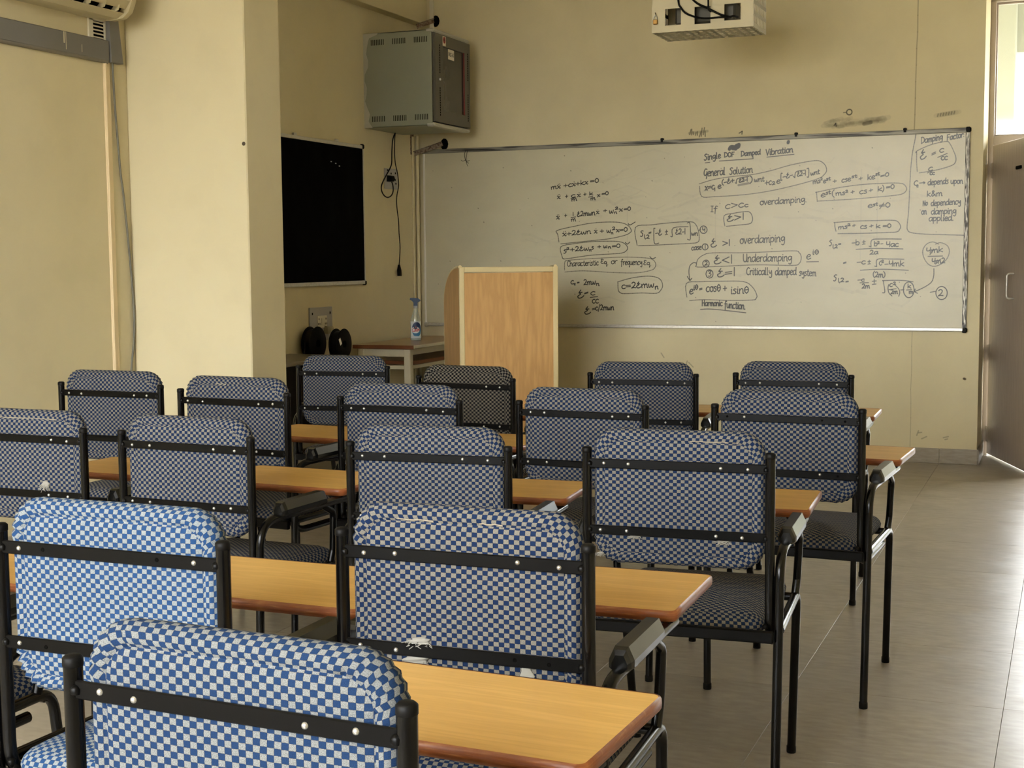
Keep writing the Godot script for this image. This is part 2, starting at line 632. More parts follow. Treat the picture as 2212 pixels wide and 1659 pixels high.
	smoked.transparency = BaseMaterial3D.TRANSPARENCY_ALPHA
	M.smoked = smoked
	var bottle := mat(Color(0.80, 0.86, 0.84, 0.30), 0.08)
	bottle.transparency = BaseMaterial3D.TRANSPARENCY_ALPHA
	M.bottle = bottle
	M.blue_plastic = mat(lin(0.004, 0.035, 0.11), 0.4)
	M.slot = mat(lin(0.0025, 0.0025, 0.002), 0.8)
	M.slot.metallic_specular = 0.1
	M.grout = mat(lin(0.10, 0.085, 0.065), 0.9)
	# vinyl floor tiles: streaks that run across the room, a few tones
	var tones := [Color(0.0, 0.0, 0.0), Color(0.35, 0.2, 0.0), Color(0.7, 0.6, 0.0), Color(0.15, 0.8, 0.0)]
	var streaks := noise_map(71, 0.05, [lin(0.285, 0.25, 0.198), lin(0.305, 0.269, 0.214), lin(0.325, 0.288, 0.232), lin(0.345, 0.308, 0.25), lin(0.37, 0.333, 0.275)], Vector2i(1024, 1024), 6, 2.6)
	var sheen := noise_map(72, 0.02, [Color(0.32, 0.32, 0.32), Color(0.37, 0.37, 0.37), Color(0.43, 0.43, 0.43)], Vector2i(512, 512), 4, 2.0)
	M.tiles = []
	for i in 4:
		var m := triplanar(mat(Color(1, 1, 1).darkened(0.025 * i), 0.9), streaks, Vector3(0.55, 0.55, 0.55))
		m.uv1_offset = Vector3(tones[i].r, 0.0, tones[i].g)
		m.roughness_texture = sheen
		m.roughness_texture_channel = BaseMaterial3D.TEXTURE_CHANNEL_GRAYSCALE
		M.tiles.append(m)
	M.skirting = triplanar(mat(Color.WHITE, 0.4), streaks, Vector3(0.6, 1.2, 0.6))


# ==================================================================== handwriting
# letters as pen strokes: x to the right, y up, small letters 5 high, capitals 8; width first
const GLYPHS := {
	"a": [5.2, "4.5,4.4 3,5 1,4 .5,2 1.5,.2 3,.6 4.3,2.5 4.6,4.8 4.4,1 5.2,.2"], "b": [4.6, ".6,8 .5,.2|.5,3 2,5 4,4 4.2,2 3,0 .5,.5"],
	"c": [4.3, "4,4.3 2.5,5 .8,3.5 .6,1.5 2,0 4,.6"], "d": [5.3, "4.4,3.8 3,5 1,4 .5,2 1.5,.2 3,.5 4.3,2.6|4.8,8 4.4,3 4.6,.4 5.2,.2"],
	"e": [4.3, ".6,2.4 3.4,3 3.6,4.4 2.2,5 .8,3.5 .6,1.5 2,0 4.2,.8"], "f": [4, "4,7.4 3,8 2,6.8 1.8,3 1.5,-2.5|.4,4.5 3.6,4.8"],
	"g": [5, "4.4,4.3 2.8,5 1,4 .8,2.2 2,1 3.6,2 4.5,4.6 4.3,-1 3,-3 1.2,-2.4"], "h": [4.8, ".6,8 .6,0|.6,3 2.4,5 3.8,4 4,.2 4.7,.1"],
	"i": [2.1, "1,5 .9,.6 1.7,.1|1.1,6.9 1.2,6.6"], "k": [4.6, ".7,8 .6,0|4.1,5 .8,2.4 4.4,0"], "l": [2.6, "1,8 .8,1 1.8,.1"],
	"m": [7, ".4,4.6 .8,0|.8,3 2.2,5 3.2,4 3.3,0|3.3,3 4.8,5 5.8,4 6,.4 6.7,.1"], "n": [4.8, ".5,4.8 .7,0|.7,3 2.4,5 3.7,4 3.9,.4 4.7,.1"],
	"o": [4.5, "2.4,5 .8,4 .6,1.6 2,0 3.8,1 4,3.4 2.4,5 4.4,4.6"], "p": [4.7, ".7,5 .6,-3|.7,3.4 2.4,5 4,4 4,2 2.6,.4 .7,1"],
	"q": [4.8, "4,4.4 2.4,5 .8,3.6 .8,1.8 2.2,.8 3.8,2.4|4.1,5 4,-3 4.8,-1.6"], "r": [3.7, ".6,4.8 .8,0|.8,2.8 2,4.8 3.6,4.6"],
	"s": [3.7, "3.2,4.6 1.8,5 .8,3.9 2.9,2 2.6,.5 1.2,0 .4,.6"], "t": [3.7, "1.8,7.2 1.6,1 2.4,0 3.5,.5|.3,5 3.4,5.2"], "u": [5, ".6,5 .7,1.4 2,.1 3.4,1.2 4.2,5 4.2,1 5,.1"],
	"v": [4.2, ".4,5 1.8,0 3.8,5"], "w": [6.1, ".5,4.6 .8,1 1.8,0 3,3.6 3.6,.6 4.8,.4 5.6,4.8"], "x": [4.6, ".5,4.6 1.6,4.6 3.2,.4 4.4,.5|4.3,4.8 .5,0"],
	"y": [4.9, ".6,5 1,2.4 2.4,1.6 4,4.8 4.2,-1 3,-3 1.2,-2.2"], "ẍ": [4.6, ".5,4.6 1.6,4.6 3.2,.4 4.4,.5|4.3,4.8 .5,0|1.8,7.3 1.9,7|3.5,7.5 3.6,7.2"], "ẋ": [4.6, ".5,4.6 1.6,4.6 3.2,.4 4.4,.5|4.3,4.8 .5,0|2.8,7.4 2.9,7"],
	"S": [4.9, "4.4,7.4 2.6,8 1,6.4 3.4,4 3.2,1 1.6,0 .3,1"], "D": [6, "1,8 .8,0|.4,7.8 3.4,7.6 5.4,5 4.6,1.6 .6,0"], "O": [6, "3,8 1,6.4 .7,2.4 2.6,0 5,1.6 5.4,5.6 3,8"], "F": [4.9, "1,8 .8,0|1,7.8 4.6,8|.9,4.2 3.6,4.4"],
	"V": [5, ".4,8 2.4,0 4.8,8"], "G": [5.2, "4.6,7.4 2.6,8 .8,5.4 .8,2 2.6,1 4.4,3.4 4.6,5 4.4,0 3.6,-2.4"], "C": [5, "4.8,7 3,8 1,5.8 .8,2 2.6,0 4.8,1"], "I": [3, "1.6,8 1.4,0|.4,8 2.8,8|.3,0 2.6,0"],
	"N": [5.4, ".8,0 .9,8 4.4,0 4.6,8"], "U": [5.6, ".7,8 .8,2 2.4,0 4.4,1.6 4.8,8 4.8,.8 5.5,.1"], "H": [5.6, ".8,8 .7,0|4.8,8 4.6,0|.8,4 4.7,4.4"], "E": [4.6, "4.2,7 2.4,8 .9,6.4 2.8,4.4 .7,2.6 1.2,.4 4.2,.8"],
	"R": [5, ".8,0 .9,8 3.8,7.6 4,5 .9,4.2 4.6,0"], "A": [5.4, ".4,0 2.7,8 5,0|1.2,3 4.2,3"], "K": [5, ".8,8 .8,0|4.6,8 .9,3.6 4.8,0"], "L": [4.4, ".8,8 .8,0 4.2,0"],
	"0": [5, "2.5,8 .8,6 .7,2 2.4,0 4.3,2 4.4,6 2.5,8"], "1": [2, "1,8 1,0"], "2": [5, ".7,6.6 2.2,8 4,6.6 3.2,3.4 .5,.3 2,.7 4.8,.4"], "3": [4.6, ".6,7.4 2.6,8 3.8,6.4 1.8,4.4 4,2.8 3,.2 .5,.6"], "4": [5, ".8,8 .7,4 2.4,3.2 4.2,4.6|4.4,8 4,0"], "6": [4.6, "3.8,8 1.2,4.6 .8,1.6 2.4,0 4,1.6 3.4,3.6 1,2.6"],
	"+": [5.6, "2.8,5.6 2.8,.6|.4,3 5.2,3.2"], "-": [4.5, ".5,3 4,3.2"], "=": [5.7, ".5,2.2 5,2.5|.7,4 5,4.3"], "(": [3, "2.6,9 .8,6 .8,2 2.6,-1"], ")": [3, ".4,9 2.2,6 2.2,2 .4,-1"], "[": [3, "2.6,9 .8,8.8 .8,-.8 2.4,-1"], "]": [3, ".4,9 2.2,8.8 2.2,-.8 .6,-1"],
	">": [5.6, ".6,6 5,3.4 .6,.8"], "<": [5.6, "5,6 .6,3.2 5,.6"], ",": [1.8, "1,.4 .5,-1.6"], ".": [1.8, ".8,.4 1,.1"], "/": [3.6, "3.4,9 .4,-2"], ":": [1.8, ".8,4.4 .9,4.1|.8,1 .9,.7"], "&": [5.8, "5.4,0 1.6,6 2.4,8 3.4,6.6 .8,2 2,0 4.8,3"],
	"ξ": [5.2, "2.8,8 1.4,5.6 3.8,5.4|1.4,5.6 2.6,4 .6,2.4 1.4,.2 3.6,.3 5,1.6"], "θ": [4.6, "2.4,7 .8,5 .8,2 2.4,0 4,2 4,5 2.4,7|.8,3.4 4,3.8"], "±": [5.2, "2.6,8 2.6,3|.4,5.6 4.8,5.8|.6,1.6 4.6,1.8"],
	"→": [8, ".4,3 7.4,3.4|5.4,5 7.4,3.4 6,1.2"], "≠": [6, ".6,2 5.4,2.4|.6,4 5.4,4.4|4.6,7.6 1,-2"], " ": [3.4, ""],
}


func pen(im: Image, pts: Array, w: float, ink: Color, a: float) -> void:
	var r := w / 2.0
	for i in pts.size() - 1:
		var p: Vector2 = pts[i]
		var q: Vector2 = pts[i + 1]
		var d := q - p
		var ll := maxf(d.length_squared(), 1e-6)
		for y in range(maxi(0, int(minf(p.y, q.y) - r - 1)), mini(im.get_height(), int(maxf(p.y, q.y) + r + 2))):
			for x in range(maxi(0, int(minf(p.x, q.x) - r - 1)), mini(im.get_width(), int(maxf(p.x, q.x) + r + 2))):
				var c := Vector2(x + 0.5, y + 0.5)
				var t := clampf((c - p).dot(d) / ll, 0.0, 1.0)
				var k := clampf(r + 0.5 - c.distance_to(p + d * t), 0.0, 1.0) * a
				if k > 0.0:
					var old := im.get_pixel(x, y)
					im.set_pixel(x, y, Color(minf(old.r, lerpf(old.r, ink.r, k)), minf(old.g, lerpf(old.g, ink.g, k)), minf(old.b, lerpf(old.b, ink.b, k))))


func curve2(text: String) -> Array:
	var raw := []
	for s in text.split(" "):
		var c := s.split(",")
		raw.append(Vector2(float(c[0]), float(c[1])))
	if raw.size() < 3:
		return raw
	var out := []
	for i in raw.size() - 1:
		var p0: Vector2 = raw[maxi(i - 1, 0)]
		var p1: Vector2 = raw[i]
		var p2: Vector2 = raw[i + 1]
		var p3: Vector2 = raw[mini(i + 2, raw.size() - 1)]
		# sharp corners stay sharp
		if (p1 - p0).normalized().dot((p2 - p1).normalized()) < 0.0:
			p0 = p1
		if (p2 - p1).normalized().dot((p3 - p2).normalized()) < 0.0:
			p3 = p2
		for k in 4:
			out.append(p1.cubic_interpolate(p2, p0, p3, k / 4.0))
	out.append(raw[-1])
	return out


# text from a to b along its foot line, capitals tall high, all in pixels with y down
func write(im: Image, text: String, a: Vector2, b: Vector2, tall: float, w: float, ink: Color, alpha: float) -> void:
	var width := 0.0
	for c in text:
		width += GLYPHS[c][0]
	var ex := (b - a) / width
	var up := Vector2(0, -tall / 8.0)
	var x := 0.0
	for c in text:
		if GLYPHS[c][1] != "":
			for s in GLYPHS[c][1].split("|"):
				var pts := []
				for q in curve2(s):
					pts.append(a + ex * (x + q.x) + up * q.y)
				pen(im, pts, w, ink, alpha)
		x += GLYPHS[c][0]


const WRITTEN := [
	["mẍ +cẋ+kx", 956, 926, 1224, 956, 31, 0.9],
	["=0", 1236, 962, 1300, 964, 28, 0.9],
	["ẍ", 999, 862, 1025, 863, 31, 0.9],
	["+", 1059, 865, 1079, 868, 28, 0.9],
	["c", 1099, 868, 1133, 871, 28, 0.9],
	["m", 1103, 843, 1145, 848, 24, 0.9],
	["ẋ", 1142, 870, 1170, 874, 29, 0.9],
	["+", 1191, 876, 1211, 879, 28, 0.9],
	["k", 1231, 881, 1259, 882, 22, 0.9],
	["m", 1240, 847, 1276, 849, 26, 0.9],
	["x", 1286, 866, 1309, 872, 25, 0.9],
	["=0", 1319, 878, 1368, 880, 23, 0.9],
	["ẍ", 993, 725, 1018, 725, 31, 0.9],
	["+", 1053, 736, 1071, 739, 28, 0.9],
	["1", 1113, 745, 1118, 746, 23, 0.9],
	["m", 1099, 707, 1136, 710, 27, 0.9],
	["ξ2mwn", 1143, 739, 1273, 748, 34, 0.9],
	["ẋ", 1279, 755, 1302, 756, 28, 0.9],
	["+", 1330, 763, 1358, 766, 28, 0.9],
	["w", 1371, 755, 1405, 759, 34, 0.9],
	["n", 1408, 753, 1427, 754, 20, 0.9],
	["2", 1413, 780, 1436, 784, 16, 0.9],
	["x", 1440, 767, 1468, 770, 28, 0.9],
	["=0", 1474, 771, 1524, 773, 25, 0.9],
	["ẍ+2ξwn", 1036, 609, 1243, 624, 32, 0.9],
	["ẋ + w", 1264, 626, 1385, 628, 31, 0.9],
	["n", 1385, 618, 1400, 619, 18, 0.9],
	["2", 1393, 645, 1414, 648, 19, 0.9],
	["x=0", 1419, 631, 1501, 634, 28, 0.9],
	["s", 1044, 491, 1069, 498, 38, 0.9],
	["2", 1065, 514, 1087, 519, 15, 0.9],
	["+2ξw", 1091, 504, 1229, 512, 31, 0.9],
	["n", 1229, 505, 1245, 506, 19, 0.9],
	["s", 1245, 516, 1262, 519, 30, 0.9],
	["+ w", 1288, 523, 1358, 526, 29, 0.9],
	["n", 1362, 522, 1384, 524, 19, 0.9],
	["=0", 1390, 526, 1450, 527, 26, 0.9],
	["Characteristic", 1070, 404, 1297, 411, 37, 0.8],
	["Eq.", 1310, 424, 1366, 411, 30, 0.8],
	["or", 1384, 418, 1430, 421, 34, 0.8],
	["frequency", 1453, 411, 1604, 411, 38, 0.8],
	["Eq.", 1611, 410, 1666, 406, 32, 0.8],
	["c", 1094, 283, 1119, 285, 38, 0.9],
	["c", 1119, 277, 1131, 278, 19, 0.9],
	["=", 1141, 285, 1159, 287, 19, 0.9],
	["2mw", 1188, 277, 1277, 283, 37, 0.9],
	["n", 1279, 273, 1301, 272, 27, 0.9],
	["ξ", 1141, 183, 1192, 195, 54, 1],
	["=", 1192, 210, 1224, 218, 23, 0.9],
	["c", 1236, 208, 1273, 210, 38, 0.9],
	["cc", 1248, 154, 1297, 155, 43, 0.9],
	["ξ", 1191, 77, 1240, 83, 50, 1],
	["=", 1248, 99, 1276, 103, 34, 0.9],
	["c/2mwn", 1272, 106, 1405, 109, 37, 0.9],
	["c=2ξmw", 1457, 252, 1686, 262, 40, 1],
	["n", 1690, 248, 1715, 250, 32, 1],
	["Single", 2022, 1086, 2133, 1098, 39, 1],
	["DOF", 2155, 1102, 2223, 1103, 30, 1],
	["Damped", 2265, 1104, 2393, 1113, 32, 1],
	["Vibration", 2426, 1104, 2601, 1119, 38, 1],
	["General", 2020, 982, 2164, 990, 48, 1],
	["Solution", 2191, 989, 2343, 999, 43, 1],
	["x=c", 2027, 891, 2092, 899, 42, 1],
	["1", 2092, 887, 2097, 888, 20, 1],
	["e", 2113, 901, 2138, 904, 36, 1],
	["(-ξ+", 2140, 924, 2224, 941, 31, 1],
	["ξ2-1", 2253, 937, 2311, 944, 24, 1],
	[")", 2323, 933, 2344, 935, 40, 1],
	["wnt", 2352, 938, 2419, 941, 31, 0.9],
	["+c", 2421, 914, 2466, 919, 39, 0.9],
	["2", 2468, 915, 2488, 919, 20, 0.9],
	["e", 2496, 922, 2522, 926, 36, 0.9],
	["[-ξ-", 2522, 948, 2602, 962, 33, 0.9],
	["ξ2-1", 2628, 964, 2684, 971, 30, 0.9],
	["]", 2688, 965, 2706, 966, 41, 0.9],
	["wnt", 2713, 968, 2771, 978, 29, 0.9],
	["If", 2067, 753, 2113, 752, 37, 0.9],
	["c>c", 2161, 769, 2287, 779, 43, 0.9],
	["c", 2289, 779, 2316, 780, 26, 0.9],
	["overdamping.", 2390, 789, 2691, 802, 40, 0.9],
	["ξ>1", 2172, 686, 2292, 700, 43, 1],
	["S", 1589, 598, 1612, 600, 38, 0.9],
	["1,2", 1614, 587, 1653, 584, 24, 0.9],
	["=", 1647, 611, 1666, 614, 27, 0.9],
	["-ξ", 1693, 602, 1738, 607, 41, 0.9],
	["±", 1759, 600, 1780, 603, 38, 0.9],
	["ξ2-1", 1831, 609, 1900, 611, 37, 0.9],
	["wn", 1938, 602, 1983, 601, 28, 0.9],
	["4", 2012, 623, 2033, 626, 29, 0.9],
	["case", 1939, 504, 2007, 509, 34, 0.9],
	["1", 2029, 514, 2035, 514, 26, 0.9],
	["ξ", 2066, 522, 2110, 525, 55, 1],
	[">1", 2145, 530, 2200, 532, 40, 1],
	["overdamping", 2261, 543, 2555, 553, 51, 0.9],
	["2", 2027, 404, 2050, 406, 27, 0.9],
	["ξ<1", 2087, 413, 2218, 418, 55, 1],
	["Underdamping", 2282, 426, 2601, 429, 50, 0.9],
	["e", 2691, 437, 2721, 442, 48, 0.9],
	["iθ", 2729, 469, 2771, 471, 33, 0.9],
	["3", 2050, 332, 2075, 334, 37, 0.9],
	["ξ=1", 2110, 327, 2236, 337, 54, 1],
	["Critically", 2305, 342, 2474, 341, 47, 0.9],
	["damped", 2492, 339, 2630, 341, 48, 0.9],
	["system", 2647, 336, 2756, 332, 43, 0.9],
	["e", 1925, 214, 1954, 220, 50, 1],
	["iθ", 1954, 243, 1985, 249, 36, 1],
	["=", 1993, 235, 2014, 238, 34, 1],
	["cosθ", 2037, 232, 2137, 235, 52, 1],
	["+", 2152, 235, 2178, 238, 46, 1],
	["isinθ", 2202, 218, 2323, 223, 51, 1],
	["Harmonic", 2011, 139, 2149, 140, 38, 1],
	["function.", 2161, 128, 2301, 118, 45, 1],
	["ms", 2727, 914, 2777, 922, 29, 0.9],
	["2", 2775, 936, 2789, 937, 16, 0.9],
	["e", 2793, 917, 2810, 920, 30, 0.9],
	["st", 2810, 933, 2840, 937, 20, 0.9],
	["+", 2853, 917, 2877, 919, 27, 0.9],
	["cse", 2907, 918, 2965, 927, 32, 0.9],
	["st", 2968, 944, 3004, 949, 19, 0.9],
	["+", 3013, 927, 3038, 933, 27, 0.9],
	["ke", 3066, 930, 3113, 936, 33, 0.9],
	["st", 3114, 954, 3142, 959, 20, 0.9],
	["=0", 3145, 941, 3198, 950, 24, 0.9],
	["e", 2778, 828, 2808, 833, 35, 0.9],
	["st", 2808, 844, 2842, 851, 23, 0.9],
	["(", 2847, 832, 2865, 832, 38, 0.9],
	["ms", 2871, 838, 2931, 842, 29, 0.9],
	["2", 2932, 854, 2948, 857, 15, 0.9],
	["+", 2965, 845, 2989, 850, 27, 0.9],
	["cs", 3017, 843, 3067, 849, 33, 0.9],
	["+", 3075, 851, 3102, 858, 28, 0.9],
	["k", 3129, 858, 3158, 861, 29, 0.9],
	[")", 3158, 857, 3170, 858, 34, 0.9],
	["=0", 3180, 870, 3232, 872, 27, 0.9],
	["e", 3070, 755, 3101, 760, 32, 0.9],
	["st", 3102, 766, 3133, 772, 20, 0.9],
	["≠0", 3139, 757, 3209, 758, 29, 0.9],
	["ms", 2889, 626, 2948, 631, 27, 0.9],
	["2", 2947, 646, 2966, 647, 14, 0.9],
	["+", 2977, 636, 3000, 642, 25, 0.9],
	["cs", 3026, 627, 3069, 629, 31, 0.9],
	["+", 3082, 632, 3107, 637, 24, 0.9],
	["k", 3122, 630, 3150, 632, 24, 0.9],
	["=0", 3164, 632, 3216, 631, 25, 0.9],
	["S", 2835, 521, 2854, 527, 35, 0.9],
	["1,2", 2856, 509, 2888, 508, 22, 0.9],
	["=", 2892, 525, 2910, 526, 20, 0.9],
	["-b", 2975, 526, 3023, 527, 34, 0.9],
	["±", 3039, 524, 3061, 526, 29, 0.9],
	["b", 3113, 518, 3133, 520, 30, 0.9],
	["2", 3131, 530, 3147, 532, 16, 0.9],
	["-", 3153, 524, 3168, 525, 20, 0.9],
	["4ac", 3186, 513, 3263, 514, 32, 0.9],
	["2a", 3086, 466, 3139, 469, 26, 0.9],
	["=", 2924, 404, 2944, 408, 24, 0.9],
	["-c", 3007, 405, 3063, 407, 33, 0.9],
	["±", 3075, 400, 3095, 402, 30, 0.9],
	["c", 3145, 398, 3164, 400, 41, 0.9],
	["2", 3160, 412, 3174, 414, 18, 0.9],
	["-4mk", 3178, 392, 3298, 393, 34, 0.9],
	["(2m)", 3108, 325, 3185, 323, 33, 0.9],
	["S", 2864, 299, 2887, 305, 37, 0.9],
	["1,2", 2891, 293, 2931, 295, 25, 0.9],
	["=", 2940, 289, 2960, 291, 18, 0.9],
	["-c", 3014, 297, 3058, 299, 24, 0.9],
	["2m", 3041, 254, 3091, 256, 28, 0.9],
	["±", 3103, 271, 3132, 273, 39, 0.9],
	["c", 3210, 264, 3230, 266, 32, 0.9],
	["2", 3233, 276, 3249, 278, 17, 0.9],
	["2m", 3218, 219, 3262, 221, 28, 0.9],
	["k", 3320, 256, 3342, 256, 26, 0.9],
	["m", 3329, 221, 3356, 221, 25, 0.9],
	["4mk", 3428, 470, 3528, 479, 34, 0.9],
	["4m2", 3462, 406, 3542, 410, 32, 0.9],
	["2", 3502, 206, 3535, 208, 40, 0.9],
	["Damping", 3386, 1142, 3514, 1162, 38, 0.9],
	["Factor:", 3538, 1155, 3640, 1173, 34, 0.9],
	["ξ", 3380, 1042, 3420, 1053, 58, 1],
	["=", 3449, 1060, 3477, 1069, 37, 0.9],
	["c", 3494, 1083, 3524, 1086, 37, 0.9],
	["cc", 3505, 1038, 3546, 1039, 35, 0.9],
	["c", 3431, 973, 3459, 978, 33, 0.9],
	["cc", 3441, 950, 3471, 951, 23, 0.9],
	["c", 3347, 887, 3373, 889, 46, 0.9],
	["c", 3365, 877, 3375, 878, 18, 0.9],
	["→", 3380, 893, 3416, 894, 24, 0.9],
	["depends", 3430, 887, 3553, 894, 36, 0.9],
	["upon", 3565, 892, 3637, 892, 34, 0.9],
	["k&m", 3426, 818, 3519, 821, 34, 0.9],
	["No", 3403, 761, 3432, 766, 30, 0.9],
	["dependency", 3451, 760, 3628, 768, 36, 0.9],
	["on", 3396, 709, 3427, 711, 37, 0.9],
	["damping", 3453, 708, 3602, 711, 38, 0.9],
	["applied.", 3440, 667, 3587, 669, 37, 0.9],
]
const DRAWN := [
	["1100,861 1135,870", 0.9, 1],
	["1227,868 1257,873", 0.9, 1],
	["1100,732 1134,738", 0.9, 1],
	["1012,570 1004,620 999,648 1116,673 1248,694 1379,699 1460,692 1508,671 1527,640 1517,625 1482,609 1378,588 1248,576 1025,557", 0.6, 1],
	["1506,686 1519,677 1554,696", 0.9, 1],
	["1042,456 1034,472 1026,537 1120,557 1242,569 1362,571 1442,567 1481,553 1501,528 1495,509 1469,493 1402,486 1241,478 1070,456 1042,456", 0.6, 1],
	["1485,562 1499,550 1517,564", 0.8, 1],
	["1052,379 1054,433 1079,445 1201,453 1442,463 1600,459 1670,448 1695,421 1690,391 1658,373 1560,358 1402,361 1241,371 1160,373 1054,366", 0.45, 1],
	["1656,465 1672,451 1695,459", 0.75, 1],
	["1236,193 1289,199", 0.9, 1],
	["1431,298 1521,322 1619,335 1690,331 1729,312 1744,275 1733,245 1701,222 1600,224 1481,219 1449,226 1435,245 1433,296", 0.6, 1],
	["2030,1070 2060,1073", 0.9, 1],
	["2124,1079 2345,1086 2342,1110", 0.9, 1],
	["2434,1093 2607,1105", 0.9, 1],
	["2190,1153 2200,1167 2223,1166 2211,1156 2231,1153 2233,1171 2252,1179 2248,1165 2231,1159", 1, 4.5],
	["2571,1186 2569,1179", 1, 4],
	["1991,936 2092,962 2216,977 2339,985 2461,1007 2581,1037 2701,1057 2764,1059 2800,1036 2814,1000 2800,973 2761,947 2623,911 2462,879 2299,859 2092,850 2008,854 1993,920", 0.6, 1],
	["2229,936 2237,932 2245,962 2319,974", 0.9, 1],
	["2251,920 2317,931", 0.4, 3],
	["2604,967 2614,957 2622,994 2679,1004", 0.9, 1],
	["2162,660 2157,725 2217,740 2300,750 2329,742 2343,713 2341,685 2325,671 2280,666 2172,657", 0.7, 1],
	["1568,540 1556,660 1665,675 1816,688 1929,691 1965,676 1986,632 1992,575 1977,555 1935,550 1756,543 1577,538", 0.65, 1],
	["1692,652 1683,652 1686,556 1717,554", 0.9, 1],
	["1798,598 1810,598 1816,652 1917,659", 0.8, 1],
	["1911,683 1929,679 1932,579 1913,577", 0.9, 1],
	["1991,635 2001,638", 0.8, 1],
	["2029,660 2037,655 2042,647 2044,638 2043,629 2038,621 2030,615 2022,614 2012,615 2005,620 1999,628 1997,637 1999,647 2004,655 2011,660 2020,662 2029,660 2037,655", 0.8, 1],
	["2038,544 2045,540 2049,533 2051,526 2050,518 2045,512 2039,508 2032,506 2024,507 2018,512 2014,518 2012,525 2013,533 2017,539 2023,544 2031,545 2038,544 2045,540", 0.8, 1],
	["1974,420 1986,448 2024,474 2083,486 2316,485 2600,494 2646,482 2660,449 2646,412 2601,401 2374,406 2142,398 1983,394 1974,408 1974,420", 0.6, 1],
	["2046,438 2053,433 2058,425 2059,417 2058,408 2054,400 2047,395 2038,393 2030,395 2023,400 2018,407 2016,416 2017,425 2022,432 2029,437 2037,439 2046,438 2053,433", 0.8, 1],
	["2694,423 2769,424", 0.8, 1],
	["1973,420 1954,423 1930,403 1923,362 1930,307", 0.9, 1],
	["1912,333 1930,305 1943,321", 0.9, 1],
	["2070,374 2078,368 2083,360 2085,349 2084,339 2079,330 2071,324 2062,322 2053,324 2045,329 2040,338 2038,348 2040,359 2044,368 2052,374 2061,376 2070,374 2078,368", 0.8, 1],
	["1910,197 1906,287 1996,298 2143,301 2288,298 2346,263 2375,212 2370,189 2347,179 2202,176 2026,180 1928,174", 0.65, 1],
	["2002,116 2085,118 2304,96", 0.9, 1],
	["2757,804 2752,859 2747,861 2831,877 2921,891 3040,903 3187,907 3259,905 3289,896 3305,872 3298,851 3275,837 3217,829 3041,817 2892,810 2757,806", 0.6, 1],
	["2877,614 2870,641 2868,667 2864,669 2984,676 3131,677 3219,677 3254,669 3272,641 3267,620 3250,605 3191,602 3044,599 2889,599", 0.7, 1],
	["3083,518 3095,514 3100,557 3162,562 3278,560", 0.85, 1],
	["3003,499 3123,504 3289,499", 0.85, 1],
	["3119,394 3131,390 3134,435 3203,437 3296,435", 0.85, 1],
	["3031,368 3165,374 3324,366", 0.85, 1],
	["3030,289 3082,290", 0.85, 1],
	["3169,227 3183,233 3174,296 3178,303 3284,304 3353,295", 0.85, 1],
	["3206,278 3202,254 3209,225 3227,207", 0.8, 1],
	["3208,246 3252,252", 0.8, 1],
	["3241,278 3265,254 3274,230 3268,205", 0.8, 1],
	["3279,244 3299,246", 0.8, 1],
	["3315,244 3346,246", 0.8, 1],
	["3339,291 3350,281 3357,265 3360,247 3358,228 3352,212 3342,201 3330,197 3317,200 3307,211 3299,226 3296,245 3298,263 3304,279 3315,290 3327,294 3339,291 3350,281", 0.8, 1],
	["3476,376 3476,334 3464,294 3422,262 3364,234", 0.8, 1],
	["3367,250 3364,234 3381,224", 0.8, 1],
	["3502,526 3467,540 3429,526 3408,487 3416,443 3442,404 3477,390 3519,404 3553,437 3566,481 3552,517 3513,535 3483,526", 0.55, 1],
	["3451,462 3475,494", 0.8, 1],
	["3440,452 3526,453", 0.8, 1],
	["3485,404 3515,434", 0.8, 1],
	["3457,230 3488,236", 0.7, 1],
	["3536,263 3547,255 3555,242 3558,227 3556,211 3550,198 3539,189 3526,186 3513,188 3502,197 3494,210 3491,225 3493,240 3500,253 3510,262 3523,266 3536,263 3547,255", 0.8, 1],
	["3355,1199 3350,1166 3335,1077 3327,974 3323,851 3319,727 3312,645 3315,616 3337,599 3418,589 3655,578", 0.65, 1],
	["3367,973 3362,1031 3361,1088 3357,1088 3369,1102 3448,1134 3527,1149 3554,1140 3587,1072 3594,1039 3588,1017 3569,1003 3510,985 3451,974 3379,964", 0.6, 1],
	["3487,1055 3542,1077", 0.9, 1],
	["3427,962 3459,974", 0.8, 1],
]


# ==================================================================== the room
const ROOM_X := 6.2
const DOOR_X := 5.46     # far edge of the wide doorway
const ROOM_Z := 10.8
const ROOM_Y := 3.4
const NICHE := 3.80      # where the whiteboard wall ends and the door niche begins
const NICHE_Z := -0.55   # plane of the door frame


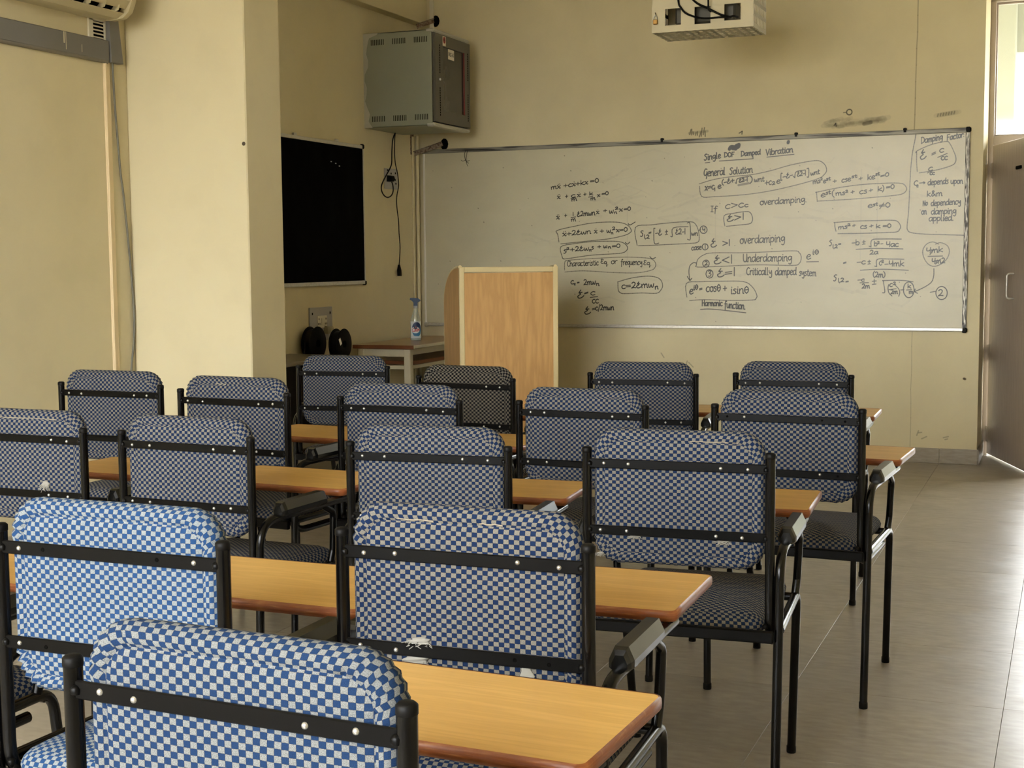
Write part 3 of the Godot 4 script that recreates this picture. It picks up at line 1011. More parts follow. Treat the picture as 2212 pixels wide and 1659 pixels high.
func front_wall_print() -> StandardMaterial3D:
	# the painted wall with the stains and scribbles round the whiteboard; 3.95 m by 3.4 m
	var px := 300.0
	var size := Vector2i(int(3.95 * px), int(3.4 * px))
	var im := Image.create(size.x, size.y, false, Image.FORMAT_RGB8)
	var f := FastNoiseLite.new()
	f.seed = 23
	f.frequency = 0.006
	var cream := lin(0.67, 0.595, 0.39)
	for y in size.y:
		for x in size.x:
			var k := 1.0 + 0.035 * f.get_noise_2d(x, y)
			im.set_pixel(x, y, Color(cream.r * k, cream.g * k, cream.b * k))
	var at := func(x: float, y: float) -> Vector2: return Vector2((x + 0.15) * px, (3.4 - y) * px)
	var ink := Color(0.10, 0.09, 0.08)
	# rubbed-out marker smears above the board
	for i in 46:
		var t := i / 46.0
		var p: Vector2 = at.call(2.835 + 0.36 * t, 2.118 + 0.02 * t + rng.randf_range(-0.022, 0.022) * (1.0 if t < 0.4 else 0.6))
		pen(im, [p, p + Vector2(rng.randf_range(8, 24), rng.randf_range(-5, 2))], rng.randf_range(4, 9), Color(0.28, 0.26, 0.21), 0.085 if t < 0.42 or t > 0.62 else 0.04)
	pen(im, [at.call(2.905, 2.115), at.call(2.915, 2.128), at.call(2.918, 2.11)], 1.6, ink, 0.8)
	pen(im, [at.call(3.09, 2.117), at.call(3.13, 2.124)], 7, Color(0.2, 0.18, 0.15), 0.4)
	# graffiti strokes
	for i in 9:
		var x := 1.972 + 0.013 * i
		pen(im, [at.call(x, 2.088 + rng.randf_range(-0.01, 0.01)), at.call(x + rng.randf_range(-0.008, 0.012), 2.128 + rng.randf_range(-0.02, 0.01))], 1.8, ink, 0.55)
		pen(im, [at.call(x + 0.004, 2.07), at.call(x + 0.006, 2.135)], 4, Color(0.92, 0.9, 0.82), 0.0)
	pen(im, [at.call(1.97, 2.106), at.call(2.09, 2.114)], 5, Color(0.4, 0.37, 0.3), 0.3)
	pen(im, [at.call(2.30, 2.092), at.call(2.32, 2.104), at.call(2.318, 2.085)], 1.6, ink, 0.7)
	var ring := []
	for k in 17:
		ring.append(at.call(2.998 + 0.017 * cos(TAU * k / 16.0), 2.194 + 0.017 * sin(TAU * k / 16.0)))
	pen(im, ring, 1.6, ink, 0.6)
	pen(im, [at.call(2.962, 2.192), at.call(2.978, 2.193)], 1.4, ink, 0.5)
	for i in 7:
		var x := 3.53 + 0.016 * i
		pen(im, [at.call(x, 2.142 + 0.002 * i), at.call(x + 0.004, 2.158 + 0.002 * i)], 1.5, ink, 0.45)
		pen(im, [at.call(x - 0.01, 2.148 + 0.002 * i), at.call(x + 0.03, 2.153 + 0.002 * i)], 8, Color(0.45, 0.42, 0.34), 0.10)
	# the crack beside the door
	var crack := []
	for k in 14:
		crack.append(at.call(3.394 + 0.0007 * k * 2 + rng.randf_range(-0.0015, 0.0015), 2.06 + 0.1 * k))
	pen(im, crack, 1.5, Color(0.42, 0.37, 0.28), 0.55)
	var lower := []
	for k in 9:
		lower.append(at.call(3.40 + rng.randf_range(-0.002, 0.002), 0.10 + 0.09 * k))
	pen(im, lower, 1.2, Color(0.45, 0.42, 0.34), 0.35)
	# scuffs near the floor
	pen(im, [at.call(3.716, 0.534), at.call(3.722, 0.532)], 4, Color(0.2, 0.14, 0.08), 0.8)
	for s in [[3.47, 0.15, 3.50, 0.165], [3.60, 0.162, 3.63, 0.17], [3.61, 0.15, 3.625, 0.155], [3.45, 0.187, 3.47, 0.19], [3.44, 0.17, 3.45, 0.2], [1.97, 0.60, 2.0, 0.57], [1.95, 0.58, 1.96, 0.61], [1.78, 0.66, 1.80, 0.63]]:
		pen(im, [at.call(s[0], s[1]), at.call(s[2], s[3])], 2.0, Color(0.3, 0.27, 0.22), 0.35)
	var m := mat(Color.WHITE, 0.75)
	m.albedo_texture = ImageTexture.create_from_image(im)
	m.texture_repeat = false
	return m


func build_room() -> void:
	# floor: a bed and vinyl tiles on it, cut at the walls
	var bed := structure("floor", span(Vector3(-0.2, -0.2, -0.9), Vector3(ROOM_X + 0.2, -0.004, ROOM_Z + 0.2)), M.grout, "grey brown streaked vinyl tile floor of the classroom")
	var made := {}
	for i in range(-1, 11):
		for k in range(-2, 21):
			var x0 := maxf(-0.022 + 0.6 * i + 0.0006, 0.0)
			var x1 := minf(-0.022 + 0.6 * (i + 1) - 0.0006, ROOM_X)
			var z0 := maxf(0.077 + 0.6 * k + 0.0006, -0.62)
			var z1 := minf(0.077 + 0.6 * (k + 1) - 0.0006, ROOM_Z)
			if x1 - x0 < 0.02 or z1 - z0 < 0.02 or (z1 < 0.1 and x1 < NICHE - 0.3):
				continue
			var s := Vector3(x1 - x0, 0.006, z1 - z0)
			var key := "%.3f %.3f" % [s.x, s.z]
			if not made.has(key):
				made[key] = box_mesh(Vector3(0, -0.003, 0), s, 0.0004)
			part("tile", made[key], M.tiles[(i * 7 + k * 3 + (i * k) % 5 + 40) % 4], bed, Vector3((x0 + x1) / 2.0, 0, (z0 + z1) / 2.0))
	structure("ceiling", span(Vector3(-0.2, ROOM_Y, -0.7), Vector3(ROOM_X + 0.2, ROOM_Y + 0.2, ROOM_Z + 0.2)), M.ceiling, "plain cream painted ceiling above the classroom")

	# whiteboard wall: its face carries the stains
	var w := Shape.new()
	var a := Vector3(-0.15, 0, 0)
	w.flat_quad(Vector3(-0.15, 3.4, 0), Vector3(3.8, 3.4, 0), Vector3(3.8, 0, 0), Vector3(-0.15, 0, 0), Vector3(0, 0, 1), [Vector2(0, 0), Vector2(1, 0), Vector2(1, 1), Vector2(0, 1)])
	var clean := Vector2(0.6, 0.2)
	w.flat_quad(Vector3(3.8, 3.4, 0), Vector3(3.8, 3.4, NICHE_Z), Vector3(3.8, 0, NICHE_Z), Vector3(3.8, 0, 0), Vector3(1, 0, 0), [clean, clean + Vector2(0.02, 0), clean + Vector2(0.02, 0.1), clean + Vector2(0, 0.1)])
	for q in [[Vector3(-0.15, 0, NICHE_Z), Vector3(3.8, 3.4, NICHE_Z), Vector3(0, 0, -1)]]:
		w.flat_quad(q[0], Vector3(q[1].x, q[0].y, q[0].z), q[1], Vector3(q[0].x, q[1].y, q[0].z), q[2], [clean, clean, clean, clean])
	w.flat_quad(Vector3(-0.15, 3.4, 0), Vector3(-0.15, 3.4, NICHE_Z), Vector3(-0.15, 0, NICHE_Z), Vector3(-0.15, 0, 0), Vector3(-1, 0, 0), [clean, clean, clean, clean])
	w.flat_quad(Vector3(-0.15, 3.4, 0), Vector3(3.8, 3.4, 0), Vector3(3.8, 3.4, NICHE_Z), Vector3(-0.15, 3.4, NICHE_Z), Vector3(0, 1, 0), [clean, clean, clean, clean])
	structure("wall_front", w.mesh(), front_wall_print(), "cream wall behind the whiteboard, smudged above the board frame")

	# wall beside and above the doorway in the niche
	var d := Shape.new()
	d.box(Vector3((DOOR_X + ROOM_X + 0.15) / 2.0, ROOM_Y / 2.0, NICHE_Z - 0.06), Vector3(ROOM_X + 0.15 - DOOR_X, ROOM_Y, 0.14))
	d.box(Vector3((NICHE + DOOR_X) / 2.0, (2.93 + ROOM_Y) / 2.0, NICHE_Z - 0.06), Vector3(DOOR_X - NICHE, ROOM_Y - 2.93, 0.14))
	structure("wall_door", d.mesh(), M.wall, "cream wall above and beside the open door")

	# side wall
	var l := Shape.new()
	l.box(Vector3(-0.075, ROOM_Y / 2.0, (ROOM_Z - 0.4) / 2.0), Vector3(0.15, ROOM_Y, ROOM_Z + 0.7))
	structure("wall_left", l.mesh(), M.wall, "cream wall under the air conditioner and behind the blackboard")
	var r := Shape.new()
	r.box(Vector3(ROOM_X + 0.075, ROOM_Y / 2.0, (ROOM_Z - 0.4) / 2.0), Vector3(0.15, ROOM_Y, ROOM_Z + 0.7))
	structure("wall_right", r.mesh(), M.wall, "cream wall on the aisle side of the classroom")
	# back wall with the windows that light the room
	var bk := Shape.new()
	var xs := [-0.15] + BACK_WINDOWS + [ROOM_X + 0.15]
	for i in xs.size() - 1:
		var x0: float = xs[i]
		var x1: float = xs[i + 1]
		if i % 2 == 0:
			bk.box(Vector3((x0 + x1) / 2.0, ROOM_Y / 2.0, ROOM_Z + 0.075), Vector3(x1 - x0, ROOM_Y, 0.15))
		else:
			bk.box(Vector3((x0 + x1) / 2.0, SILL / 2.0, ROOM_Z + 0.075), Vector3(x1 - x0, SILL, 0.15))
			bk.box(Vector3((x0 + x1) / 2.0, (HEAD + ROOM_Y) / 2.0, ROOM_Z + 0.075), Vector3(x1 - x0, ROOM_Y - HEAD, 0.15))
			back_window("window_%d" % (2 + i / 2), x0, x1)
	structure("wall_back", bk.mesh(), M.wall, "cream wall with windows at the back of the classroom")

	# column on the left wall and the beam over it
	var col := structure("wall_pillar", span(Vector3(0.0, 0, 2.962), Vector3(0.68, ROOM_Y, 3.278), 0.006), M.wall, "cream pillar standing out of the wall between air conditioner and blackboard")
	part("paint_chip", Shape.new().lathe([Vector2(0.0, 0.0025), Vector2(0.006, 0.002), Vector2(0.010, 0.0)], 9, Transform3D(Basis(Vector3.RIGHT, PI / 2.0), Vector3.ZERO)).mesh(), mat(lin(0.09, 0.07, 0.045), 0.9), col, Vector3(0.664, 1.85, 3.278))
	structure("trim_1", span(Vector3(0.0, 2.93, 0.0), Vector3(0.085, ROOM_Y, 2.962), 0.003), M.wall, "shallow beam along the top of the wall above the equipment cabinet")

	# skirting tiles
	skirting("baseboard_front", [[Vector3(0.0, 0, 0.006), Vector3(3.806, 0, 0.006)], [Vector3(3.806, 0, 0.0), Vector3(3.806, 0, NICHE_Z + 0.06)]], "grey stone tile skirting along the whiteboard wall and round into the niche")
	skirting("baseboard_left", [[Vector3(0.006, 0, 3.29), Vector3(0.006, 0, ROOM_Z)], [Vector3(0.006, 0, 0.02), Vector3(0.006, 0, 2.95)]], "grey stone tile skirting along the side wall")
	build_door()


const SILL := 0.95
const HEAD := 3.2
const BACK_WINDOWS := [0.25, 2.05, 2.25, 4.05]


func back_window(called: String, x0: float, x1: float) -> void:
	var o := Node3D.new()
	o.name = called
	o.set_meta("kind", "structure")
	o.set_meta("label", "metal framed window in the back wall behind the camera")
	add_child(o)
	var z := ROOM_Z + 0.09
	for x in [x0 + 0.02, (x0 + x1) / 2.0, x1 - 0.02]:
		part("mullion", box_mesh(Vector3(x, (SILL + HEAD) / 2.0, z), Vector3(0.04, HEAD - SILL, 0.04)), M.frame, o)
	for y in [SILL + 0.02, HEAD - 0.02]:
		part("rail", box_mesh(Vector3((x0 + x1) / 2.0, y, z), Vector3(x1 - x0, 0.04, 0.04)), M.frame, o)
	for k in 2:
		part("pane", span(Vector3(lerpf(x0, x1, 0.5 * k), SILL, z - 0.002), Vector3(lerpf(x0, x1, 0.5 + 0.5 * k), HEAD, z + 0.002)), M.glass, o)


func skirting(called: String, runs: Array, label: String) -> void:
	var o := Node3D.new()
	o.name = called
	o.set_meta("kind", "structure")
	o.set_meta("label", label)
	add_child(o)
	for run in runs:
		var a: Vector3 = run[0]
		var b: Vector3 = run[1]
		var d := b - a
		var along_x := absf(d.x) > absf(d.z)
		var length := d.length()
		var p := 0.0
		while p < length - 0.01:
			var off := 0.578 if along_x and p == 0.0 else 0.6
			var q := minf(p + off, length)
			var m0 := a + d.normalized() * (p + 0.0007)
			var m1 := a + d.normalized() * (q - 0.0007)
			var c := (m0 + m1) / 2.0 + Vector3(0, 0.047, 0)
			var s := Vector3((m1 - m0).length(), 0.094, 0.012) if along_x else Vector3(0.012, 0.094, (m1 - m0).length())
			part("skirting_tile", box_mesh(Vector3.ZERO, s, 0.002), M.skirting, o, c)
			p = q


func build_door() -> void:
	var z := NICHE_Z
	# frame
	var f := Shape.new()
	f.box(Vector3(3.817, 1.45, z + 0.02), Vector3(0.034, 2.9, 0.09), 0.003)
	f.box(Vector3(DOOR_X - 0.017, 1.45, z + 0.02), Vector3(0.034, 2.9, 0.09), 0.003)
	f.box(Vector3((3.80 + DOOR_X) / 2.0, 2.91, z + 0.02), Vector3(DOOR_X - 3.80, 0.04, 0.09), 0.003)
	f.box(Vector3((3.80 + DOOR_X) / 2.0, 2.02, z + 0.02), Vector3(DOOR_X - 3.84, 0.058, 0.08), 0.003)
	structure("trim_2", f.mesh(), M.frame, "brown grey painted door frame with a transom bar")
	var t := Node3D.new()
	t.name = "window_1"
	t.set_meta("kind", "structure")
	t.set_meta("label", "bright glazed transom window above the open door")
	add_child(t)
	var st := Shape.new()
	for q in [[Vector3(3.838, 2.47, z), Vector3(0.010, 0.86, 0.03)], [Vector3(DOOR_X - 0.038, 2.47, z), Vector3(0.010, 0.86, 0.03)], [Vector3((3.80 + DOOR_X) / 2.0, 2.884, z), Vector3(DOOR_X - 3.88, 0.012, 0.03)], [Vector3((3.80 + DOOR_X) / 2.0, 2.055, z), Vector3(DOOR_X - 3.88, 0.012, 0.03)]]:
		st.box(q[0], q[1], 0.002)
	part("glazing_bead", st.mesh(), M.frame, t)
	part("pane", span(Vector3(3.84, 2.05, z - 0.004), Vector3(DOOR_X - 0.04, 2.885, z)), M.glass, t)
	# leaf, hinged at the left post and swung into the room
	var leaf := Node3D.new()
	leaf.name = "door_1"
	leaf.set_meta("kind", "structure")
	leaf.set_meta("label", "brown grey flush door standing open into the room")
	leaf.position = Vector3(3.847, 0.0, z + 0.075)
	leaf.rotation.y = -atan2(0.69, 0.237)
	add_child(leaf)
	part("leaf", box_mesh(Vector3(0.455, 1.0, 0.0), Vector3(0.91, 1.975, 0.035), 0.003), M.door, leaf)
	for side in [1.0, -1.0]:
		var hp := fillet([Vector3(0.50, 1.03, side * 0.018), Vector3(0.50, 1.03, side * 0.06), Vector3(0.50, 1.18, side * 0.06), Vector3(0.50, 1.18, side * 0.018)], 0.025)
		part("handle", Shape.new().tube(hp, 0.0065, 10).mesh(), M.alu, leaf)
	part("bolt", Shape.new().box(Vector3(0.565, 1.815, 0.024), Vector3(0.09, 0.02, 0.012), 0.003).mesh(), M.slot, leaf)
	for y in [0.14, 0.67, 1.19, 1.83]:
		var hg := Shape.new()
		for k in 5:
			hg.lathe([Vector2(0.0, -0.009), Vector2(0.007, -0.009), Vector2(0.007, 0.009), Vector2(0.0, 0.009)], 10, Transform3D(Basis.IDENTITY, Vector3(-0.012, y - 0.04 + 0.02 * k, 0.012)))
		hg.box(Vector3(0.012, y, 0.0185), Vector3(0.03, 0.1, 0.002))
		part("hinge", hg.mesh(), M.frame, leaf)


func build_outside() -> void:
	# the open corridor past the door: floor, ceiling slab, parapet and a column; then a block across the yard
	structure("corridor_floor", span(Vector3(0.0, -0.25, -3.0), Vector3(9.0, -0.01, -0.9)), M.outside, "pale corridor floor outside the door")
	structure("corridor_ceiling", span(Vector3(0.0, 3.4, -3.0), Vector3(9.0, 3.6, -0.7)), M.outside, "pale slab over the corridor")
	var s := Shape.new()
	s.box(Vector3(4.5, 0.45, -2.9), Vector3(9.0, 0.9, 0.15))
	s.box(Vector3(4.5, 3.14, -2.9), Vector3(9.0, 0.52, 0.15))
	structure("corridor_parapet", s.mesh(), M.outside, "white parapet and beam of the corridor").name = "wall_corridor"
	structure("corridor_column", span(Vector3(3.40, 0, -3.05), Vector3(3.868, 3.4, -2.75), 0.01), M.outside, "white corridor column behind the transom window")
	var b := Node3D.new()
	b.name = numbered("far_building")
	tag(b, "sunlit brick and white building seen through the transom window", "building")
	add_child(b)
	part("wall", span(Vector3(1.0, -3.0, -13.0), Vector3(9.0, 3.28, -10.0)), M.outside_brick, b)
	part("ledge", span(Vector3(1.0, 2.98, -10.0), Vector3(9.0, 3.04, -9.9)), M.outside, b)
	for k in 3:
		var x := 3.63 + 1.9 * k
		var fw := part("window", span(Vector3(x - 0.06, 1.5, -10.0), Vector3(x + 1.26, 2.98, -9.95)), M.outside, b)
		part("pane", span(Vector3(x, 1.56, -9.95), Vector3(x + 1.2, 2.92, -9.94)), M.blue_glass, fw)


# ==================================================================== on the whiteboard wall
const BOARD := Vector2(0.05, 0.837)     # lower left corner of the whiteboard
const BOARD_SIZE := Vector2(3.669, 1.22)


func whiteboard_print() -> StandardMaterial3D:
	var px := 2048.0 / BOARD_SIZE.x
	var size := Vector2i(2048, int(BOARD_SIZE.y * px))
	var im := Image.create(size.x, size.y, false, Image.FORMAT_RGB8)
	var f := FastNoiseLite.new()
	f.seed = 81
	f.frequency = 0.004
	var base := lin(0.595, 0.555, 0.405)
	for y in size.y:
		for x in size.x:
			var k := 1.0 + 0.03 * f.get_noise_2d(x, y * 1.6)
			im.set_pixel(x, y, Color(base.r * k, base.g * k, base.b * k))
	# ghosts of wiped-off writing
	var ghost := Color(0.62, 0.6, 0.54)
	for i in 90:
		var p := Vector2(rng.randf_range(0.2, 0.98) * size.x, rng.randf_range(0.08, 0.92) * size.y)
		var pts := [p]
		for k in 4:
			pts.append(pts[-1] + Vector2(rng.randf_range(12, 60), rng.randf_range(-22, 22)))
		pen(im, pts, rng.randf_range(2, 12), ghost, rng.randf_range(0.03, 0.12))
	for q in [[1.50, 0.40, 0.60, 0.40], [3.03, 0.56, 0.10, 0.44], [3.03, 0.44, 0.10, 0.12]]:
		for k in 2:
			pen(im, [Vector2((q[0] + q[2] * k) * px, (1.22 - q[1]) * px), Vector2((q[0] + q[2] * k) * px, (1.22 - q[1] - q[3]) * px)], 4, ghost, 0.18)
	for i in 60:
		var p := Vector2(rng.randf() * size.x, rng.randf() * size.y)
		pen(im, [p, p + Vector2(1, 1)], rng.randf_range(1.5, 4), Color(0.3, 0.27, 0.22), 0.5)
	var ink := Color(0.085, 0.075, 0.065)
	for t in WRITTEN:
		var k := px / 1000.0
		var heavy: float = t[6]
		write(im, t[0], Vector2(t[1] * k, size.y - t[2] * k), Vector2(t[3] * k, size.y - t[4] * k), t[5] * k, 2.3 + 0.8 * (heavy - 0.8) * 5.0, ink, heavy * 0.95)
	for d in DRAWN:
		var pts := []
		for q in curve2(d[0]):
			pts.append(Vector2(q.x * px / 1000.0, size.y - q.y * px / 1000.0))
		pen(im, pts, 2.6 * d[2], ink, d[1])
	var m := mat(Color.WHITE, 0.32)
	m.albedo_texture = ImageTexture.create_from_image(im)
	m.texture_repeat = false
	return m


func build_front_wall_things() -> void:
	var w := thing("whiteboard", "long worn whiteboard covered in handwritten damped vibration equations", "whiteboard", Vector3(BOARD.x, BOARD.y, 0))
	var s := Shape.new()
	s.box(Vector3(BOARD_SIZE.x / 2.0, BOARD_SIZE.y / 2.0, 0.007), Vector3(BOARD_SIZE.x - 0.01, BOARD_SIZE.y - 0.01, 0.012))
	part("backing", s.mesh(), M.socket_grey, w)
	var face := Shape.new()
	face.flat_quad(Vector3(0, BOARD_SIZE.y, 0.0135), Vector3(BOARD_SIZE.x, BOARD_SIZE.y, 0.0135), Vector3(BOARD_SIZE.x, 0, 0.0135), Vector3(0, 0, 0.0135), Vector3(0, 0, 1), [Vector2(0, 0), Vector2(1, 0), Vector2(1, 1), Vector2(0, 1)])
	part("writing_surface", face.mesh(), whiteboard_print(), w)
	var worn := part("frame", span(Vector3(-0.004, BOARD_SIZE.y - 0.018, 0.001), Vector3(BOARD_SIZE.x + 0.004, BOARD_SIZE.y + 0.010, 0.022), 0.003), M.alu_worn, w)
	worn.set_meta("label", "scraped top rail of the frame")
	part("frame", span(Vector3(0, -0.010, 0.001), Vector3(BOARD_SIZE.x, 0.012, 0.026), 0.003), M.alu, w)
	part("frame", span(Vector3(-0.004, 0.012, 0.001), Vector3(0.008, BOARD_SIZE.y - 0.018, 0.022), 0.002), M.paper, w)
	part("frame", span(Vector3(BOARD_SIZE.x - 0.020, 0.012, 0.001), Vector3(BOARD_SIZE.x + 0.006, BOARD_SIZE.y - 0.018, 0.022), 0.003), M.alu_worn_tall, w)
	for c in [Vector3(0.0, BOARD_SIZE.y, 0.012), Vector3(BOARD_SIZE.x - 0.006, BOARD_SIZE.y - 0.002, 0.012), Vector3(BOARD_SIZE.x - 0.006, -0.002, 0.014), Vector3(0.006, 0.0, 0.014)]:
		part("corner_cap", box_mesh(c, Vector3(0.034, 0.034, 0.028), 0.008), M.rubber if c.x > 1.0 or c.y > 1.0 else M.alu, w)
	for x in [1.74, 2.62, 3.29]:
		part("clip", box_mesh(Vector3(x, BOARD_SIZE.y + 0.008, 0.014), Vector3(0.022, 0.03, 0.018), 0.004), M.rubber, w)
	# a twist of wire hung from the top rail
	var wire := Shape.new()
	wire.tube(smooth_path([Vector3(0, 0.02, 0), Vector3(-0.012, -0.01, 0.004), Vector3(-0.006, -0.045, 0.006), Vector3(0.004, -0.065, 0.004), Vector3(0.02, -0.075, 0.002)]), 0.0016, 5)
	wire.tube(smooth_path([Vector3(0.012, 0.02, 0), Vector3(0.004, -0.02, 0.005), Vector3(-0.002, -0.05, 0.006), Vector3(-0.025, -0.058, 0.003), Vector3(-0.04, -0.05, 0.001)]), 0.0016, 5)
	wire.tube(smooth_path([Vector3(-0.002, -0.05, 0.006), Vector3(0.008, -0.06, 0.008), Vector3(0.026, -0.055, 0.004)]), 0.0016, 5)
	wire.tube(smooth_path([Vector3(0.0, -0.05, 0.006), Vector3(0.004, -0.075, 0.004), Vector3(0.012, -0.095, 0.002)]), 0.0014, 5)
	solo("wire_twist", wire.mesh(), M.cable, "small twisted dark wire hanging over the top rail of the whiteboard", "wire", Vector3(0.382, 2.036, 0.022))

	# pipes in the corner
	solo("conduit", Shape.new().tube([Vector3(0.018, 0.0, 0.055), Vector3(0.018, 2.16, 0.055)], 0.0125, 12).mesh(), M.wall, "round cream painted pipe in the corner beside the whiteboard", "pipe")
	var trunk := Shape.new().box(Vector3(0.006, 1.08, 0.095), Vector3(0.012, 2.15, 0.026), 0.003)
	solo("cable_trunking", trunk.mesh(), M.wall, "flat cream trunking in the corner next to the round pipe", "trunking")
	var strip := Shape.new().box(Vector3(0.02, 2.85, 0.0), Vector3(0.03, 1.1, 0.014), 0.003)
	solo("cable_trunking", strip.mesh(), M.white_plastic, "white trunking running up the corner above the equipment cabinet", "trunking", Vector3(0.105, 0, 0.008))
	solo("rusty_plate", span(Vector3(0.0, 2.03, 0.075), Vector3(0.004, 2.20, 0.125)), M.rust, "rust stained strip on the wall under the equipment cabinet", "plate")
	for b in [[Vector3(0.004, 2.034, 0.085), Vector3(0.20, 2.104, 0.02), "rusty angle bar across the corner above the whiteboard"], [Vector3(0.06, 2.905, 0.12), Vector3(0.145, 2.955, 0.02), "rusty bar end poking out above the equipment cabinet"]]:
		var a: Vector3 = b[0]
		var c: Vector3 = b[1]
		var d := c - a
		var ax := d.normalized()
		var up := Vector3.UP.slide(ax).normalized()
		var t := Transform3D(Basis(ax, up, ax.cross(up)), (a + c) / 2.0)
		var br := thing("wall_bracket", b[2], "bracket")
		part("bar", Shape.new().box(Vector3.ZERO, Vector3(d.length(), 0.032, 0.006), 0.002, t).box(Vector3(0, 0.014, 0.012), Vector3(d.length(), 0.005, 0.02), 0.001, t).mesh(), M.rust, br)
		var hole := Shape.new()
		hole.lathe([Vector2(0.0, 0.010), Vector2(0.014, 0.011), Vector2(0.026, 0.006), Vector2(0.030, 0.0)], 11, Transform3D(Basis(Vector3.RIGHT, PI / 2.0), c + Vector3(0.006, -0.002, -0.019)), 1.35)
		part("socket", hole.mesh(), M.slot, br)

	# caged projector box hung from the ceiling
	var p := thing("projector_box", "white steel projector cage hung from the ceiling with square holes and a padlocked front", "projector box", Vector3(2.125, 2.536, 1.40))
	var W := 0.565
	var H := 0.24
	var D := 0.33
	var fr := Shape.new()
	var holes := [0.074, 0.240, 0.406]
	var hy := [[0.036, 0.126], [0.032, 0.125], [0.040, 0.128]]
	var x := 0.0
	for k in 3:
		fr.box(Vector3((x + holes[k]) / 2.0, H / 2.0, 0), Vector3(holes[k] - x, H, 0.004))
		fr.box(Vector3(holes[k] + 0.045, hy[k][0] / 2.0, 0), Vector3(0.09, hy[k][0], 0.004))
		fr.box(Vector3(holes[k] + 0.045, (hy[k][1] + H) / 2.0, 0), Vector3(0.09, H - hy[k][1], 0.004))
		x = holes[k] + 0.09
	fr.box(Vector3((x + W) / 2.0, H / 2.0, 0), Vector3(W - x, H, 0.004))
	part("front_panel", fr.mesh(), M.cream_paint, p)
	var shell := Shape.new()
	shell.box(Vector3(W / 2.0, H - 0.002, -D / 2.0), Vector3(W, 0.004, D))
	shell.box(Vector3(W / 2.0, H / 2.0, -D), Vector3(W, H, 0.004))
	part("casing", shell.mesh(), M.cream_paint, p)
	# bottom and sides with rows of slots: bars between the openings
	var floor_ := Shape.new()
	for k in 13:
		floor_.box(Vector3(0.02 + k * (W - 0.04) / 12.0, 0.002, -D / 2.0), Vector3(0.020, 0.004, D))
	for k in 6:
		floor_.box(Vector3(W / 2.0, 0.002, -0.02 - k * (D - 0.04) / 5.0), Vector3(W, 0.004, 0.026))
	part("slotted_bottom", floor_.mesh(), M.cream_paint, p)
	for side in [0.0, W]:
		var g := Shape.new()
		for k in 9:
			g.box(Vector3(side, H / 2.0, -0.016 - k * (D - 0.03) / 8.0), Vector3(0.004, H, 0.016))
		for y in [0.012, 0.075, 0.135, 0.2, 0.232]:
			g.box(Vector3(side, y, -D / 2.0), Vector3(0.004, 0.022, D))
		part("slotted_side", g.mesh(), M.white_plastic, p)
	var pj := Shape.new()
	pj.box(Vector3(0.28, 0.10, -0.18), Vector3(0.34, 0.11, 0.22), 0.012)
	part("projector", pj.mesh(), M.rack_dark, p)
	part("hanger", Shape.new().tube([Vector3(W / 2.0, H, -D / 2.0), Vector3(W / 2.0, ROOM_Y - 2.536, -D / 2.0)], 0.022, 12).mesh(), M.cream_paint, p)
	var lock := thing("padlock", "small brass padlock hanging on the projector cage front", "padlock", Vector3(2.146, 2.594, 1.412))
	part("body", box_mesh(Vector3(0, 0, 0), Vector3(0.027, 0.028, 0.012), 0.004), M.brass, lock)
	part("shackle", Shape.new().tube(smooth_path([Vector3(-0.009, 0.012, 0), Vector3(-0.009, 0.026, 0), Vector3(0, 0.036, 0), Vector3(0.009, 0.026, 0), Vector3(0.009, 0.012, 0)]), 0.0022, 7).mesh(), M.steel, lock)
	part("hasp", Shape.new().tube([Vector3(0, 0.030, -0.012), Vector3(0, 0.044, -0.006), Vector3(0, 0.050, 0.002)], 0.0022, 6).mesh(), M.rack_dark, lock)
	var cables := [["2.30,3.38; 2.262,3.05; 2.27,2.80; 2.278,2.693; 2.290,2.664; 2.319,2.630; 2.378,2.604; 2.434,2.594; 2.515,2.594; 2.565,2.593; 2.585,2.596", 0.0055, "black cable sagging across the projector cage front"], ["2.36,3.38; 2.32,3.0; 2.31,2.80; 2.368,2.692; 2.450,2.642; 2.520,2.604; 2.548,2.596", 0.0062, "thick black cable slanting into the last hole of the projector cage"], ["2.46,3.38; 2.455,3.0; 2.453,2.80; 2.453,2.655; 2.456,2.633; 2.470,2.622", 0.0050, "straight black cable dropping down the middle of the projector cage"]]
	for k in 3:
		var c = cables[k]
		var path := across_z(c[0], 1.412 + 0.016 * k)
		if k < 2:
			path.append(path[-1] + Vector3(0.012, 0.0, -0.05))
		solo("power_cable", Shape.new().tube(smooth_path(path), c[1], 9).mesh(), M.cable, c[2], "cable")


